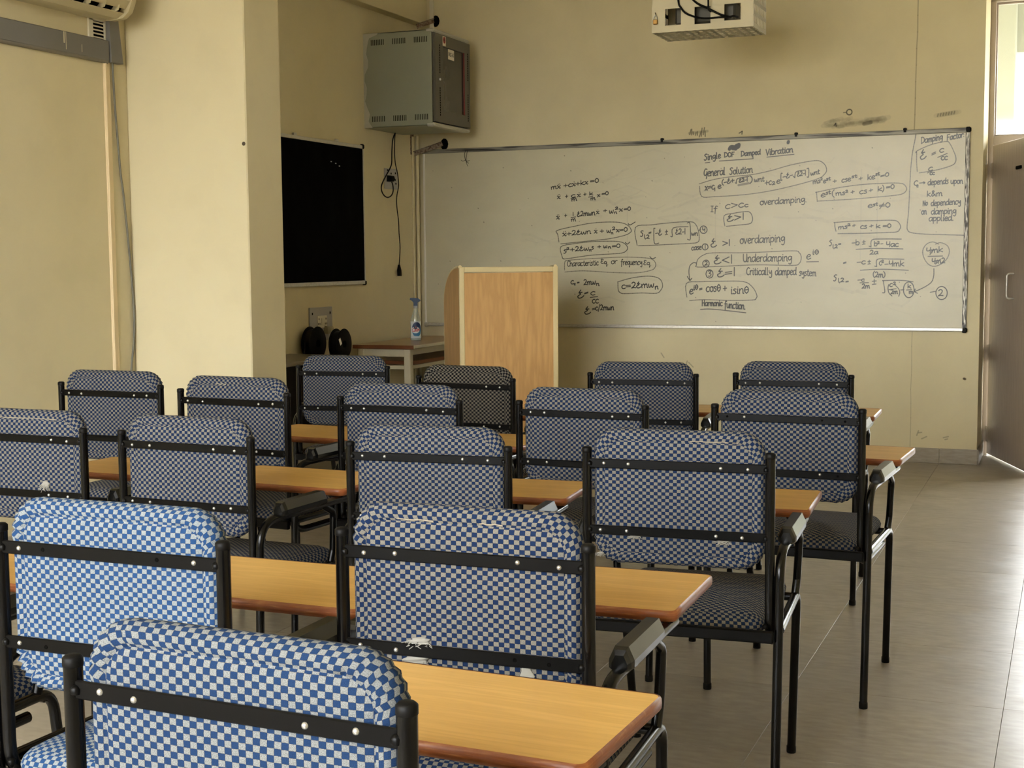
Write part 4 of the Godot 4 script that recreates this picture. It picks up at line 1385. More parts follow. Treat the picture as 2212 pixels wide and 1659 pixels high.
# ==================================================================== on the wall with the air conditioner
func build_side_wall_things() -> void:
	var bb := thing("blackboard", "black chalkboard with a thin metal frame on the wall past the pillar", "blackboard", Vector3(0, 1.139, 0.852))
	var bw := 1.22
	var bh := 0.90
	part("writing_surface", span(Vector3(0.002, 0.01, 0.01), Vector3(0.014, bh - 0.01, bw - 0.01)), M.chalkboard, bb)
	for q in [[Vector3(0.001, 0.0, 0.0), Vector3(0.022, 0.024, bw)], [Vector3(0.001, bh - 0.022, 0.0), Vector3(0.020, bh, bw)], [Vector3(0.001, 0.024, 0.0), Vector3(0.019, bh - 0.022, 0.010)], [Vector3(0.001, 0.024, bw - 0.010), Vector3(0.019, bh - 0.022, bw)]]:
		part("frame", span(q[0], q[1], 0.002), M.alu, bb)
	for c in [Vector3(0.011, 0.01, 0.008), Vector3(0.011, bh - 0.008, 0.008)]:
		part("corner_cap", box_mesh(c, Vector3(0.026, 0.032, 0.03), 0.007), M.rubber, bb)
	for z in [0.35, 0.86]:
		part("clip", box_mesh(Vector3(0.012, bh + 0.006, z), Vector3(0.02, 0.018, 0.03), 0.004), M.alu, bb)
	var dots := Shape.new()
	for q in [Vector2(1.910, 1.278), Vector2(1.902, 1.220), Vector2(1.888, 1.173)]:
		dots.box(Vector3(0.0145, q.x - 1.139, q.y - 0.852), Vector3(0.001, 0.006, 0.016))
	part("chalk_mark", dots.mesh(), M.socket_grey, bb)

	equipment_cabinet()

	# sockets
	var sp := thing("socket_plate", "grey switch and socket plate on the wall over the two black reels", "socket plate", Vector3(0, 0.80, 1.292))
	part("plate", span(Vector3(0.0, 0.0, 0.0), Vector3(0.010, 0.208, 0.28), 0.003), M.socket_grey, sp)
	part("module", span(Vector3(0.010, 0.08, 0.08), Vector3(0.016, 0.155, 0.195), 0.002), M.white_plastic, sp)
	for z in [0.095, 0.18]:
		var pin := Shape.new()
		for q in [Vector2(0.0, 0.135), Vector2(-0.009, 0.105), Vector2(0.009, 0.105)]:
			pin.box(Vector3(0.0165, q.y, z + q.x), Vector3(0.001, 0.012, 0.006))
		part("socket", pin.mesh(), M.slot, sp)
	part("switch", box_mesh(Vector3(0.018, 0.118, 0.137), Vector3(0.006, 0.045, 0.03), 0.002), M.white_plastic, sp)
	for z in [0.03, 0.25]:
		part("screw", box_mesh(Vector3(0.0105, 0.17, z), Vector3(0.002, 0.014, 0.010)), M.slot, sp)
	var s2 := thing("socket_plate", "grey socket plate with a black plug under the equipment cabinet", "socket plate", Vector3(0, 1.775, 0.345))
	part("plate", span(Vector3(0.0, 0.0, 0.0), Vector3(0.009, 0.138, 0.19), 0.003), M.socket_grey, s2)
	var sm := Shape.new()
	for q in [Vector3(0.0095, 0.04, 0.03), Vector3(0.0095, 0.065, 0.04), Vector3(0.0095, 0.11, 0.035), Vector3(0.0095, 0.105, 0.10), Vector3(0.0095, 0.125, 0.15)]:
		sm.box(q, Vector3(0.001, 0.012, 0.014))
	part("switch", sm.mesh(), M.slot, s2)

	# two cables under the cabinet
	var k1 := thing("power_cable", "black cable looping from the equipment cabinet back up to the wall plug", "cable")
	part("cord", Shape.new().tube(smooth_path(across_x("2.153,0.415; 2.128,0.440; 2.091,0.458; 2.024,0.469; 1.949,0.475; 1.912,0.501; 1.870,0.549; 1.823,0.603; 1.786,0.632; 1.754,0.628; 1.726,0.594; 1.715,0.542; 1.730,0.488; 1.761,0.460; 1.797,0.462; 1.822,0.478", 0.03), 4), 0.0042, 8).mesh(), M.cable, k1)
	part("plug", Shape.new().loft([[Vector3(0.012, 1.865, 0.512), Vector3(0.012, 1.867, 0.463), Vector3(0.012, 1.84, 0.446), Vector3(0.012, 1.822, 0.470), Vector3(0.012, 1.823, 0.52)], [Vector3(0.045, 1.858, 0.506), Vector3(0.045, 1.86, 0.47), Vector3(0.045, 1.84, 0.456), Vector3(0.045, 1.824, 0.474), Vector3(0.045, 1.825, 0.512)]]).mesh(), M.black, k1)
	var k2 := thing("power_cable", "long black cable hanging straight down from the equipment cabinet to a loose plug", "cable")
	part("cord", Shape.new().tube(smooth_path(across_x("2.153,0.405; 2.118,0.415; 2.027,0.421; 1.953,0.413; 1.885,0.382; 1.819,0.367; 1.789,0.371; 1.739,0.394; 1.690,0.403; 1.62,0.392; 1.556,0.376; 1.476,0.372; 1.376,0.360; 1.255,0.380", 0.026), 4), 0.0034, 8).mesh(), M.cable, k2)
	part("plug", Shape.new().loft([[Vector3(0.02, 1.262, 0.385), Vector3(0.02, 1.262, 0.376), Vector3(0.032, 1.262, 0.376), Vector3(0.032, 1.262, 0.385)], [Vector3(0.015, 1.225, 0.392), Vector3(0.015, 1.225, 0.366), Vector3(0.037, 1.225, 0.366), Vector3(0.037, 1.225, 0.392)], [Vector3(0.015, 1.185, 0.388), Vector3(0.015, 1.185, 0.362), Vector3(0.037, 1.185, 0.362), Vector3(0.037, 1.185, 0.388)]]).mesh(), M.black, k2)

	# air conditioner
	var ac := thing("air_conditioner", "cream wall air conditioner with open louvres at the top corner", "air conditioner", Vector3(0, 2.43, 3.475))
	var L := 0.98
	var prof := PackedVector2Array([Vector2(0.0, 0.012), Vector2(0.10, 0.0), Vector2(0.135, 0.004), Vector2(0.125, 0.05), Vector2(0.16, 0.11), Vector2(0.205, 0.125), Vector2(0.222, 0.16), Vector2(0.222, 0.26), Vector2(0.19, 0.30), Vector2(0.0, 0.30)])
	var along := Transform3D(Basis(Vector3(1, 0, 0), Vector3(0, 1, 0), Vector3(0, 0, 1)), Vector3.ZERO)
	part("casing", Shape.new().extrude(prof, 0.03, L, along).mesh(), M.ac_plastic, ac)
	var cap := PackedVector2Array()
	for q in [Vector2(0.0, 0.01), Vector2(0.10, -0.003), Vector2(0.165, 0.004), Vector2(0.20, 0.03), Vector2(0.222, 0.08), Vector2(0.226, 0.16), Vector2(0.224, 0.26), Vector2(0.19, 0.302), Vector2(0.0, 0.302)]:
		cap.append(q)
	part("end_cap", Shape.new().extrude(cap, 0.0, 0.032, along, true).mesh(), M.ac_plastic, ac)
	part("outlet", Shape.new().extrude(PackedVector2Array([Vector2(0.128, 0.012), Vector2(0.132, 0.05), Vector2(0.165, 0.108), Vector2(0.20, 0.118), Vector2(0.175, 0.06)]), 0.034, L - 0.03, along).mesh(), M.slot, ac)
	for q in [[Vector3(0.152, 0.016, 0.0), 0.5], [Vector3(0.196, 0.062, 0.0), 0.9]]:
		var t := Transform3D(Basis(Vector3(0, 0, 1), q[1]), q[0])
		part("louvre", Shape.new().box(Vector3(0, 0, (L) / 2.0), Vector3(0.046, 0.0045, L - 0.06), 0.002, t).mesh(), M.ac_plastic, ac)
	for k in 9:
		part("fin", Shape.new().extrude(PackedVector2Array([Vector2(0.135, 0.015), Vector2(0.19, 0.03), Vector2(0.20, 0.055), Vector2(0.16, 0.05)]), 0.09 + 0.1 * k, 0.094 + 0.1 * k, along).mesh(), M.ac_plastic, ac)

	# grey ducting and what comes out of it
	var du := thing("cable_duct", "long grey cable duct with pale paint drips under the air conditioner", "duct", Vector3(0, 2.25, 3.43))
	part("duct", span(Vector3(0, 0.004, 0.0), Vector3(0.026, 0.10, 1.9), 0.004), M.duct_grey, du)
	part("lip", Shape.new().tube([Vector3(0.012, 0.004, 0.002), Vector3(0.012, 0.001, 1.9)], 0.012, 8).mesh(), M.dark_desk, du)
	for q in [[0.305, 0.098, 0.045], [0.30, 0.098, 0.045], [0.29, 0.098, 0.018], [0.18, 0.055, 0.02]]:
		part("paint_drip", span(Vector3(0.026, q[2], q[0] + 0.02), Vector3(0.0272, q[1], q[0] + 0.023), 0.0005), M.cream_paint, du)
	var d2 := thing("cable_duct", "short upright grey duct piece at the end of the long duct", "duct", Vector3(0, 2.25, 3.34))
	part("duct", Shape.new().loft([[Vector3(0, 0.0, -0.002), Vector3(0.034, 0.0, -0.002), Vector3(0.034, 0.0, 0.086), Vector3(0, 0.0, 0.086)], [Vector3(0, 0.205, 0.022), Vector3(0.03, 0.205, 0.022), Vector3(0.03, 0.205, 0.09), Vector3(0, 0.205, 0.09)]]).mesh(), M.duct_grey, d2)
	var g := thing("vent_grille", "small white slatted grille between the duct and the air conditioner", "vent", Vector3(0, 2.352, 3.432))
	part("frame", Shape.new().box(Vector3(0.005, 0.045, 0.004), Vector3(0.01, 0.09, 0.008)).box(Vector3(0.005, 0.045, 0.108), Vector3(0.01, 0.09, 0.03)).box(Vector3(0.005, 0.086, 0.06), Vector3(0.01, 0.008, 0.11)).mesh(), M.white_plastic, g)
	part("backing", span(Vector3(0.0, 0.0, 0.006), Vector3(0.002, 0.085, 0.095)), M.slot, g)
	for k in 5:
		part("slat", span(Vector3(0.003, 0.003 + 0.017 * k, 0.008), Vector3(0.009, 0.010 + 0.017 * k, 0.093), 0.002), M.white_plastic, g)
	var ct := Shape.new()
	ct.box(Vector3(0.006, 1.125, 3.434), Vector3(0.012, 2.25, 0.040), 0.002)
	ct.box(Vector3(0.012, 1.125, 3.446), Vector3(0.008, 2.25, 0.012), 0.002)
	solo("cable_trunking", ct.mesh(), mat(lin(0.74, 0.60, 0.38), 0.5), "upright cream trunking running down the wall below the grey duct", "trunking")
	solo("hanging_wire", Shape.new().tube(smooth_path(across_x("2.256,3.393; 2.133,3.389; 2.001,3.382; 1.891,3.373; 1.736,3.360; 1.603,3.339; 1.400,3.317; 1.172,3.296; 1.012,3.290; 0.897,3.300; 0.727,3.331; 0.4,3.36; 0.0,3.37", 0.012)), 0.0055, 7).mesh(), M.grey_cable, "loose grey wire hanging from the duct down beside the pillar", "wire")


func equipment_cabinet() -> void:
	var y0 := 2.155
	var H := 0.605
	var W := 0.565
	var D := 0.49
	var c := thing("equipment_cabinet", "grey wall mounted network cabinet with a dark glass door high in the corner", "cabinet", Vector3(0, y0, 0.235))
	var b := Shape.new()
	b.box(Vector3(0.006, H / 2.0, W / 2.0), Vector3(0.012, H, W))
	b.box(Vector3(D / 2.0, H / 2.0, W - 0.004), Vector3(D, H, 0.008), 0.002)
	b.box(Vector3(D / 2.0, H / 2.0, 0.004), Vector3(D, H, 0.008), 0.002)
	b.box(Vector3(D / 2.0, H - 0.004, W / 2.0), Vector3(D, 0.008, W), 0.002)
	b.box(Vector3(D / 2.0, 0.004, W / 2.0), Vector3(D, 0.008, W), 0.002)
	part("body", b.mesh(), M.rack_grey, c)
	var patch := Shape.new()
	var edge := []
	for k in 15:
		edge.append(Vector2(0.022 + 0.012 * sin(k * 1.7) + 0.010 * sin(k * 0.6), H * (1.0 - k / 14.0)))
	var poly := PackedVector2Array([Vector2(0.0, 0.0), Vector2(0.0, H)])
	poly.append_array(PackedVector2Array([Vector2(0.11, H), Vector2(0.10, H - 0.012), Vector2(0.045, H - 0.03)]))
	for q in edge.slice(1, -1):
		poly.append(q)
	poly.append(Vector2(0.05, 0.012))
	poly.append(Vector2(0.06, 0.0))
	patch.extrude(poly, W, W + 0.0008)
	part("paint_smear", patch.mesh(), M.rack_light, c)
	for y in [0.055, 0.545]:
		for k in 3:
			var s := Shape.new()
			for i in 8:
				s.box(Vector3(0.06 + 0.155 * k + 0.0125 * i, y, W + 0.0006), Vector3(0.0045, 0.036, 0.001))
			part("vent", s.mesh(), M.slot, c)
	for e in [[0.006, -0.012], [H - 0.006, 0.012]]:
		part("rim", box_mesh(Vector3(D - 0.012, e[0], W / 2.0), Vector3(0.06, 0.024, W + 0.006), 0.008), M.rack_light, c)
	# dark door with a smoked pane
	var d := Node3D.new()
	d.name = "door"
	c.add_child(d)
	var f := Shape.new()
	var x := D + 0.012
	var y1 := 0.022
	var y2 := H - 0.022
	f.box(Vector3(x, H / 2.0, W - 0.07), Vector3(0.022, y2 - y1, 0.125), 0.003)
	f.box(Vector3(x, H / 2.0, 0.05), Vector3(0.022, y2 - y1, 0.09), 0.003)
	f.box(Vector3(x, y2 - 0.035, W / 2.0 - 0.018), Vector3(0.022, 0.07, W - 0.21), 0.0)
	f.box(Vector3(x, y1 + 0.04, W / 2.0 - 0.018), Vector3(0.022, 0.08, W - 0.21), 0.0)
	part("frame", f.mesh(), M.rack_dark, d)
	part("pane", span(Vector3(x - 0.004, y1 + 0.07, 0.09), Vector3(x + 0.001, y2 - 0.06, W - 0.125)), M.smoked, d)
	part("trim", span(Vector3(x + 0.002, y1 + 0.075, 0.0962), Vector3(x + 0.0112, y2 - 0.07, 0.0978)), M.red, d)
	for z in [W - 0.075, 0.045]:
		for run in [[0.34, 12], [0.07, 12]]:
			var v := Shape.new()
			for i in run[1]:
				v.box(Vector3(x + 0.0115, run[0] + 0.0155 * i, z), Vector3(0.001, 0.011, 0.009))
			part("vent", v.mesh(), M.slot, d)
	part("lock", Shape.new().lathe([Vector2(0.0, 0.006), Vector2(0.007, 0.006), Vector2(0.009, 0.0)], 12, Transform3D(Basis(Vector3(0, 0, 1), -PI / 2.0), Vector3(x + 0.011, 0.295, W - 0.075))).mesh(), M.steel, d)
	# stickers
	var im := Image.create(256, 160, false, Image.FORMAT_RGB8)
	im.fill(Color(0.86, 0.83, 0.78))
	write(im, "RACK-06", Vector2(20, 105), Vector2(240, 105), 56, 9, Color(0.03, 0.03, 0.03), 1.0)
	card("label_card", im, Vector3(x + 0.0025, 0.475, 0.295), Vector2(0.095, 0.066), d)
	var lg := Image.create(128, 128, false, Image.FORMAT_RGB8)
	lg.fill(Color(0.85, 0.80, 0.74))
	for y in 128:
		for xx in 128:
			var q := Vector2(xx - 66, y - 52) / 44.0
			if q.length() < 1.0 or (xx < 60 and absf(y - 52.0) < xx - 14.0):
				lg.set_pixel(xx, y, Color(0.55, 0.10, 0.12) if q.length() > 0.35 else Color(0.15, 0.06, 0.08))
	card("logo_sticker", lg, Vector3(x + 0.0118, y2 - 0.036, W - 0.145), Vector2(0.05, 0.062), d)
	# what shows through the pane
	for y in [0.37, 0.17]:
		part("switch_unit", Shape.new().box(Vector3(0.30, y, 0.30), Vector3(0.24, 0.055, 0.34), 0.004).mesh(), M.device, c)
		for z in [0.20, 0.36, 0.40]:
			part("bracket", box_mesh(Vector3(0.425, y + 0.01, z), Vector3(0.012, 0.075, 0.018), 0.002), M.rack_light, c)
	part("patch_cord", Shape.new().tube(smooth_path([Vector3(0.43, 0.30, 0.40), Vector3(0.46, 0.31, 0.34), Vector3(0.465, 0.27, 0.30), Vector3(0.465, 0.20, 0.30), Vector3(0.46, 0.12, 0.34), Vector3(0.45, 0.075, 0.38), Vector3(0.44, 0.11, 0.41)]), 0.003, 6).mesh(), M.socket_grey, c)


# a printed card that faces +x
func card(called: String, im: Image, at: Vector3, size: Vector2, parent: Node) -> void:
	var s := Shape.new()
	var h := size / 2.0
	s.box(Vector3(-0.0006, 0, 0), Vector3(0.001, size.y, size.x))
	s = Shape.new()
	s.flat_quad(Vector3(0.0004, h.y, h.x), Vector3(0.0004, h.y, -h.x), Vector3(0.0004, -h.y, -h.x), Vector3(0.0004, -h.y, h.x), Vector3(1, 0, 0), [Vector2(0, 0), Vector2(1, 0), Vector2(1, 1), Vector2(0, 1)])
	var m := mat(Color.WHITE, 0.6)
	m.albedo_texture = ImageTexture.create_from_image(im)
	m.texture_repeat = false
	part(called, s.mesh(), m, parent, at)


# ==================================================================== tables, lectern and what stands on them
func build_tables() -> void:
	# desk in the corner
	var t := thing("corner_desk", "narrow cream framed desk with a brown top and a lower shelf in the corner", "desk", Vector3(0.055, 0, 0.03))
	var W := 0.435
	var L := 1.09
	var H := 0.757
	part("desk_top", span(Vector3(0.002, H - 0.02, 0.002), Vector3(W - 0.002, H, L - 0.002), 0.001), M.desk_top, t)
	var e := Shape.new()
	e.box(Vector3(W / 2.0, H - 0.012, L), Vector3(W, 0.024, 0.006), 0.002)
	part("edge_band", e.mesh(), M.desk_edge, t)
	part("edge_band", Shape.new().box(Vector3(W, H - 0.010, L / 2.0), Vector3(0.006, 0.020, L), 0.002).mesh(), M.cream_paint, t)
	for q in [Vector2(0.045, 0.05), Vector2(W - 0.06, 0.05), Vector2(0.045, L - 0.045), Vector2(W - 0.06, L - 0.045)]:
		part("leg", box_mesh(Vector3(q.x, (H - 0.024) / 2.0, q.y), Vector3(0.045, H - 0.024, 0.045), 0.004), M.cream_paint, t)
	part("apron", span(Vector3(0.03, H - 0.075, L - 0.06), Vector3(W - 0.04, H - 0.024, L - 0.03), 0.003), M.cream_paint, t)
	part("apron", span(Vector3(W - 0.075, H - 0.065, 0.05), Vector3(W - 0.045, H - 0.022, L - 0.06), 0.003), M.cream_paint, t)
	part("gusset", Shape.new().extrude(PackedVector2Array([Vector2(0.06, H - 0.074), Vector2(0.16, H - 0.074), Vector2(0.06, H - 0.15)]), L - 0.05, L - 0.045).mesh(), M.cream_paint, t)
	part("shelf", span(Vector3(0.05, H - 0.125, 0.08), Vector3(W - 0.045, H - 0.105, L - 0.09), 0.001), M.desk_top, t)
	part("edge_band", span(Vector3(W - 0.048, H - 0.128, 0.08), Vector3(W - 0.042, H - 0.104, L - 0.09), 0.002), M.desk_edge, t)
	part("edge_band", span(Vector3(0.05, H - 0.128, L - 0.093), Vector3(W - 0.045, H - 0.104, L - 0.087), 0.002), M.desk_edge, t)
	part("rail", span(Vector3(W - 0.07, H - 0.155, 0.07), Vector3(W - 0.05, H - 0.130, L - 0.06), 0.002), M.cream_paint, t)
	part("rail", span(Vector3(0.06, H - 0.155, L - 0.06), Vector3(W - 0.06, H - 0.130, L - 0.035), 0.002), M.cream_paint, t)

	spray_bottle(Vector3(0.275, H, 0.645))
	lectern()

	# dark table past the pillar, a low stand behind it and the two reels
	var d := thing("dark_table", "dark grey topped table half hidden behind the pillar", "table", Vector3(0.02, 0, 1.83))
	part("table_top", span(Vector3(0, 0.722, 0), Vector3(0.385, 0.745, 1.12), 0.003), M.dark_desk, d)
	part("cabinet", span(Vector3(0.02, 0.36, 0.03), Vector3(0.355, 0.722, 1.09), 0.004), M.black, d)
	part("plinth", span(Vector3(0.02, 0.0, 0.03), Vector3(0.345, 0.36, 1.09), 0.004), M.dark_desk, d)
	part("knob", Shape.new().lathe([Vector2(0, 0.010), Vector2(0.006, 0.008), Vector2(0.005, 0.0)], 10, Transform3D(Basis(Vector3(0, 0, 1), -PI / 2.0), Vector3(0.355, 0.60, 0.80))).mesh(), M.steel, d)
	var st := thing("low_stand", "dark low stand under the two black reels, behind the dark table", "stand", Vector3(0.02, 0, 1.36))
	part("table_top", span(Vector3(0, 0.67, 0), Vector3(0.27, 0.692, 0.44), 0.003), M.black, st)
	for q in [Vector2(0.03, 0.03), Vector2(0.24, 0.03), Vector2(0.03, 0.41), Vector2(0.24, 0.41)]:
		part("leg", box_mesh(Vector3(q.x, 0.34, q.y), Vector3(0.03, 0.68, 0.03), 0.003), M.black, st)
	reel(Vector3(0.035, 0.692, 1.622), 0.103, 0.055, "black reel nearer the pillar, standing on edge", false)
	reel(Vector3(0.165, 0.692, 1.53), 0.095, 0.055, "black reel with a white tag on its rim", true)
	var adapter := thing("plug_adapter", "crumpled beige plug adapter hanging between the two reels", "adapter", Vector3(0.014, 0.865, 1.385))
	part("body", Shape.new().loft([[Vector3(0, -0.022, -0.03), Vector3(0, 0.02, -0.034), Vector3(0, 0.028, 0.02), Vector3(0, -0.02, 0.034)], [Vector3(0.03, -0.018, -0.036), Vector3(0.034, 0.022, -0.03), Vector3(0.028, 0.022, 0.03), Vector3(0.03, -0.026, 0.028)], [Vector3(0.045, -0.01, -0.02), Vector3(0.045, 0.012, -0.02), Vector3(0.044, 0.012, 0.02), Vector3(0.045, -0.014, 0.016)]]).mesh(), mat(lin(0.34, 0.30, 0.19), 0.7), adapter)
	part("lead", Shape.new().tube(smooth_path([Vector3(0.02, -0.02, 0.0), Vector3(0.022, -0.06, 0.004), Vector3(0.02, -0.11, 0.0), Vector3(0.024, -0.162, -0.005)]), 0.004, 7).mesh(), M.socket_grey, adapter)


func reel(at: Vector3, r: float, w: float, label: String, tagged: bool) -> void:
	var o := thing("cable_reel", label, "reel", at + Vector3(0, r, 0))
	var t := Transform3D(Basis(Vector3(0, 0, 1), -PI / 2.0), Vector3.ZERO)
	for x in [0.0, w]:
		part("flange", Shape.new().lathe([Vector2(r * 0.26, -0.003), Vector2(r - 0.004, -0.003), Vector2(r, 0.0), Vector2(r - 0.004, 0.003), Vector2(r * 0.26, 0.003), Vector2(r * 0.26, -0.003)], 40, Transform3D(t.basis, Vector3(x, 0, 0))).mesh(), M.black, o)
	part("hub", Shape.new().lathe([Vector2(r * 0.25, -w * 0.5), Vector2(r * 0.25, w * 0.5)], 28, Transform3D(t.basis, Vector3(w / 2.0, 0, 0))).mesh(), M.black, o)
	part("wound_cable", Shape.new().lathe([Vector2(r * 0.27, -w * 0.42), Vector2(r * 0.82, -w * 0.42), Vector2(r * 0.84, 0.0), Vector2(r * 0.82, w * 0.42), Vector2(r * 0.27, w * 0.42)], 32, Transform3D(t.basis, Vector3(w / 2.0, 0, 0))).mesh(), M.cable, o)
	if tagged:
		part("tag", Shape.new().box(Vector3(w + 0.005, r * 0.45, r * 0.42), Vector3(0.001, 0.042, 0.022), 0.0, Transform3D(Basis(Vector3.RIGHT, 0.5), Vector3.ZERO)).mesh(), M.paper, o)
	else:
		part("loose_end", Shape.new().tube(smooth_path([Vector3(0.02, r * 0.1, r * 0.86), Vector3(0.03, -r * 0.3, r * 1.15), Vector3(0.04, -r * 0.96, r * 1.5)]), 0.006, 8).mesh(), M.cable, o)


func spray_bottle(at: Vector3) -> void:
	var o := thing("spray_bottle", "clear window cleaner spray bottle with a blue trigger on the corner desk", "spray bottle", at, 0.45)
	var prof := [Vector2(0.0, 0.001), Vector2(0.030, 0.001), Vector2(0.036, 0.006), Vector2(0.0365, 0.05), Vector2(0.0365, 0.10), Vector2(0.034, 0.135), Vector2(0.027, 0.165), Vector2(0.019, 0.19), Vector2(0.014, 0.205), Vector2(0.013, 0.222)]
	part("bottle", Shape.new().lathe(prof, 32, Transform3D.IDENTITY, 0.62).mesh(), M.bottle, o)
	var liq := [Vector2(0.0, 0.004), Vector2(0.033, 0.006), Vector2(0.034, 0.05), Vector2(0.034, 0.10), Vector2(0.032, 0.130), Vector2(0.0, 0.131)]
	var lm := mat(Color(0.72, 0.80, 0.80, 0.45), 0.05)
	lm.transparency = BaseMaterial3D.TRANSPARENCY_ALPHA
	part("liquid", Shape.new().lathe(liq, 32, Transform3D.IDENTITY, 0.60).mesh(), lm, o)
	part("collar", Shape.new().lathe([Vector2(0.0, 0.218), Vector2(0.015, 0.218), Vector2(0.015, 0.234), Vector2(0.0, 0.234)], 20).mesh(), M.socket_grey, o)
	var head := PackedVector2Array([Vector2(0.014, 0.234), Vector2(0.014, 0.255), Vector2(0.033, 0.265), Vector2(0.034, 0.272), Vector2(0.018, 0.284), Vector2(-0.012, 0.287), Vector2(-0.036, 0.286), Vector2(-0.037, 0.276), Vector2(-0.022, 0.266), Vector2(-0.013, 0.255), Vector2(-0.013, 0.234)])
	part("trigger_head", Shape.new().extrude(head, -0.011, 0.011).mesh(), M.blue_plastic, o)
	# label wrapped on the front
	var im := Image.create(192, 256, false, Image.FORMAT_RGB8)
	im.fill(Color(0.86, 0.88, 0.88))
	for y in 256:
		for x in 192:
			var p := Vector2(x, y)
			var drop := ((p - Vector2(112, 120)) / Vector2(78, 112)).length()
			if drop < 1.0:
				im.set_pixel(x, y, Color(0.04, 0.16, 0.34).lerp(Color(0.20, 0.52, 0.70), clampf((y - 60) / 150.0, 0, 1)))
			if ((p - Vector2(92, 128)) / Vector2(68, 50)).rotated(0.35).length() < 1.0:
				im.set_pixel(x, y, Color(0.90, 0.91, 0.92))
			if p.distance_to(Vector2(92, 90)) < 27.0:
				im.set_pixel(x, y, Color(0.10, 0.12, 0.28))
			if p.distance_to(Vector2(98, 84)) < 9.0:
				im.set_pixel(x, y, Color(0.65, 0.3, 0.35))
			if y > 222:
				im.set_pixel(x, y, Color(0.84, 0.87, 0.88))
	write(im, "Colin", Vector2(34, 160), Vector2(160, 142), 50, 8, Color(0.72, 0.10, 0.16), 1.0)
	for k in 3:
		pen(im, [Vector2(60, 196 + 9 * k), Vector2(150, 192 + 9 * k)], 3, Color(0.12, 0.3, 0.5), 0.8)
	var s := Shape.new()
	for k in 12:
		var p := []
		var n := []
		var u := []
		for e in [[0, 1.0], [1, 1.0], [1, 0.0], [0, 0.0]]:
			var a := lerpf(0.86 * PI, 0.14 * PI, (k + e[0]) / 12.0)
			p.append(Vector3(cos(a) * 0.0375, 0.018 + 0.112 * e[1], sin(a) * 0.0375 * 0.62 + 0.0006))
			n.append(Vector3(cos(a) * 0.62, 0, sin(a)).normalized())
			u.append(Vector2((k + e[0]) / 12.0, 1.0 - e[1]))
		s.quad(p, n, u)
	var m := mat(Color.WHITE, 0.4)
	m.albedo_texture = ImageTexture.create_from_image(im)
	m.texture_repeat = false
	part("label_print", s.mesh(), m, o)


func lectern() -> void:
	var o := thing("lectern", "pale wood lectern with cream edging standing in front of the whiteboard", "lectern", Vector3(1.007, 0, 1.561), 0.637)
	var W := 0.60
	var H := 1.25
	var D := 0.45
	# local: x across the front, z = 0 the front face, -z towards the speaker
	var front := Shape.new()
	front.flat_quad(Vector3(0.03, H - 0.035, -0.006), Vector3(W - 0.03, H - 0.035, -0.006), Vector3(W - 0.03, 0.08, -0.006), Vector3(0.03, 0.08, -0.006), Vector3(0, 0, 1), [Vector2(0.0, 0.0), Vector2(0.0, 0.54), Vector2(1.2, 0.54), Vector2(1.2, 0.0)])
	front.box(Vector3(W / 2.0, H / 2.0, -0.014), Vector3(W - 0.04, H - 0.08, 0.012))
	part("front_panel", front.mesh(), M.podium_wood, o)
	for q in [[Vector3(0, 0, -0.022), Vector3(0.03, H, 0)], [Vector3(W - 0.03, 0, -0.022), Vector3(W, H, 0)], [Vector3(0.03, H - 0.032, -0.022), Vector3(W - 0.03, H, 0)], [Vector3(0.03, 0, -0.022), Vector3(W - 0.03, 0.08, 0)]]:
		part("edging", span(q[0], q[1], 0.004), M.cream_band, o)
	var prof := PackedVector2Array([Vector2(-0.022, 0.0), Vector2(-0.022, H)])
	for k in 13:
		var a := PI / 2.0 * k / 12.0
		prof.append(Vector2(-0.06 - (D - 0.06) * sin(a), H - 0.004 - 0.22 * (1.0 - cos(a))))
	prof.append(Vector2(-D, 0.0))
	for x in [0.0, W - 0.02]:
		# profile x runs along z
		var t := Transform3D(Basis(Vector3(0, 0, 1), Vector3(0, 1, 0), Vector3(-1, 0, 0)), Vector3(x + 0.02, 0, 0))
		var sp := Shape.new().extrude(prof, 0.0, 0.02, t)
		for i in sp.uv.size():
			sp.uv[i] = Vector2(-sp.uv[i].y, sp.uv[i].x)
		part("side_panel", sp.mesh(), M.podium_wood, o)
		var path := []
		for i in range(1, prof.size()):
			path.append(Vector3(x + 0.01, prof[i].y, prof[i].x))
		part("edging", Shape.new().tube(path, 0.0115, 8).mesh(), M.cream_band, o)
	var slope := Transform3D(Basis(Vector3.RIGHT, 0.22), Vector3(W / 2.0, H - 0.12, -0.22))
	part("reading_top", Shape.new().box(Vector3.ZERO, Vector3(W - 0.05, 0.018, 0.38), 0.002, slope).mesh(), M.podium_wood, o)
	part("shelf", span(Vector3(0.022, 0.62, -D + 0.02), Vector3(W - 0.022, 0.638, -0.025)), M.podium_wood, o)
	part("base", span(Vector3(0.02, 0.0, -D), Vector3(W - 0.02, 0.06, -0.022), 0.003), M.podium_wood, o)


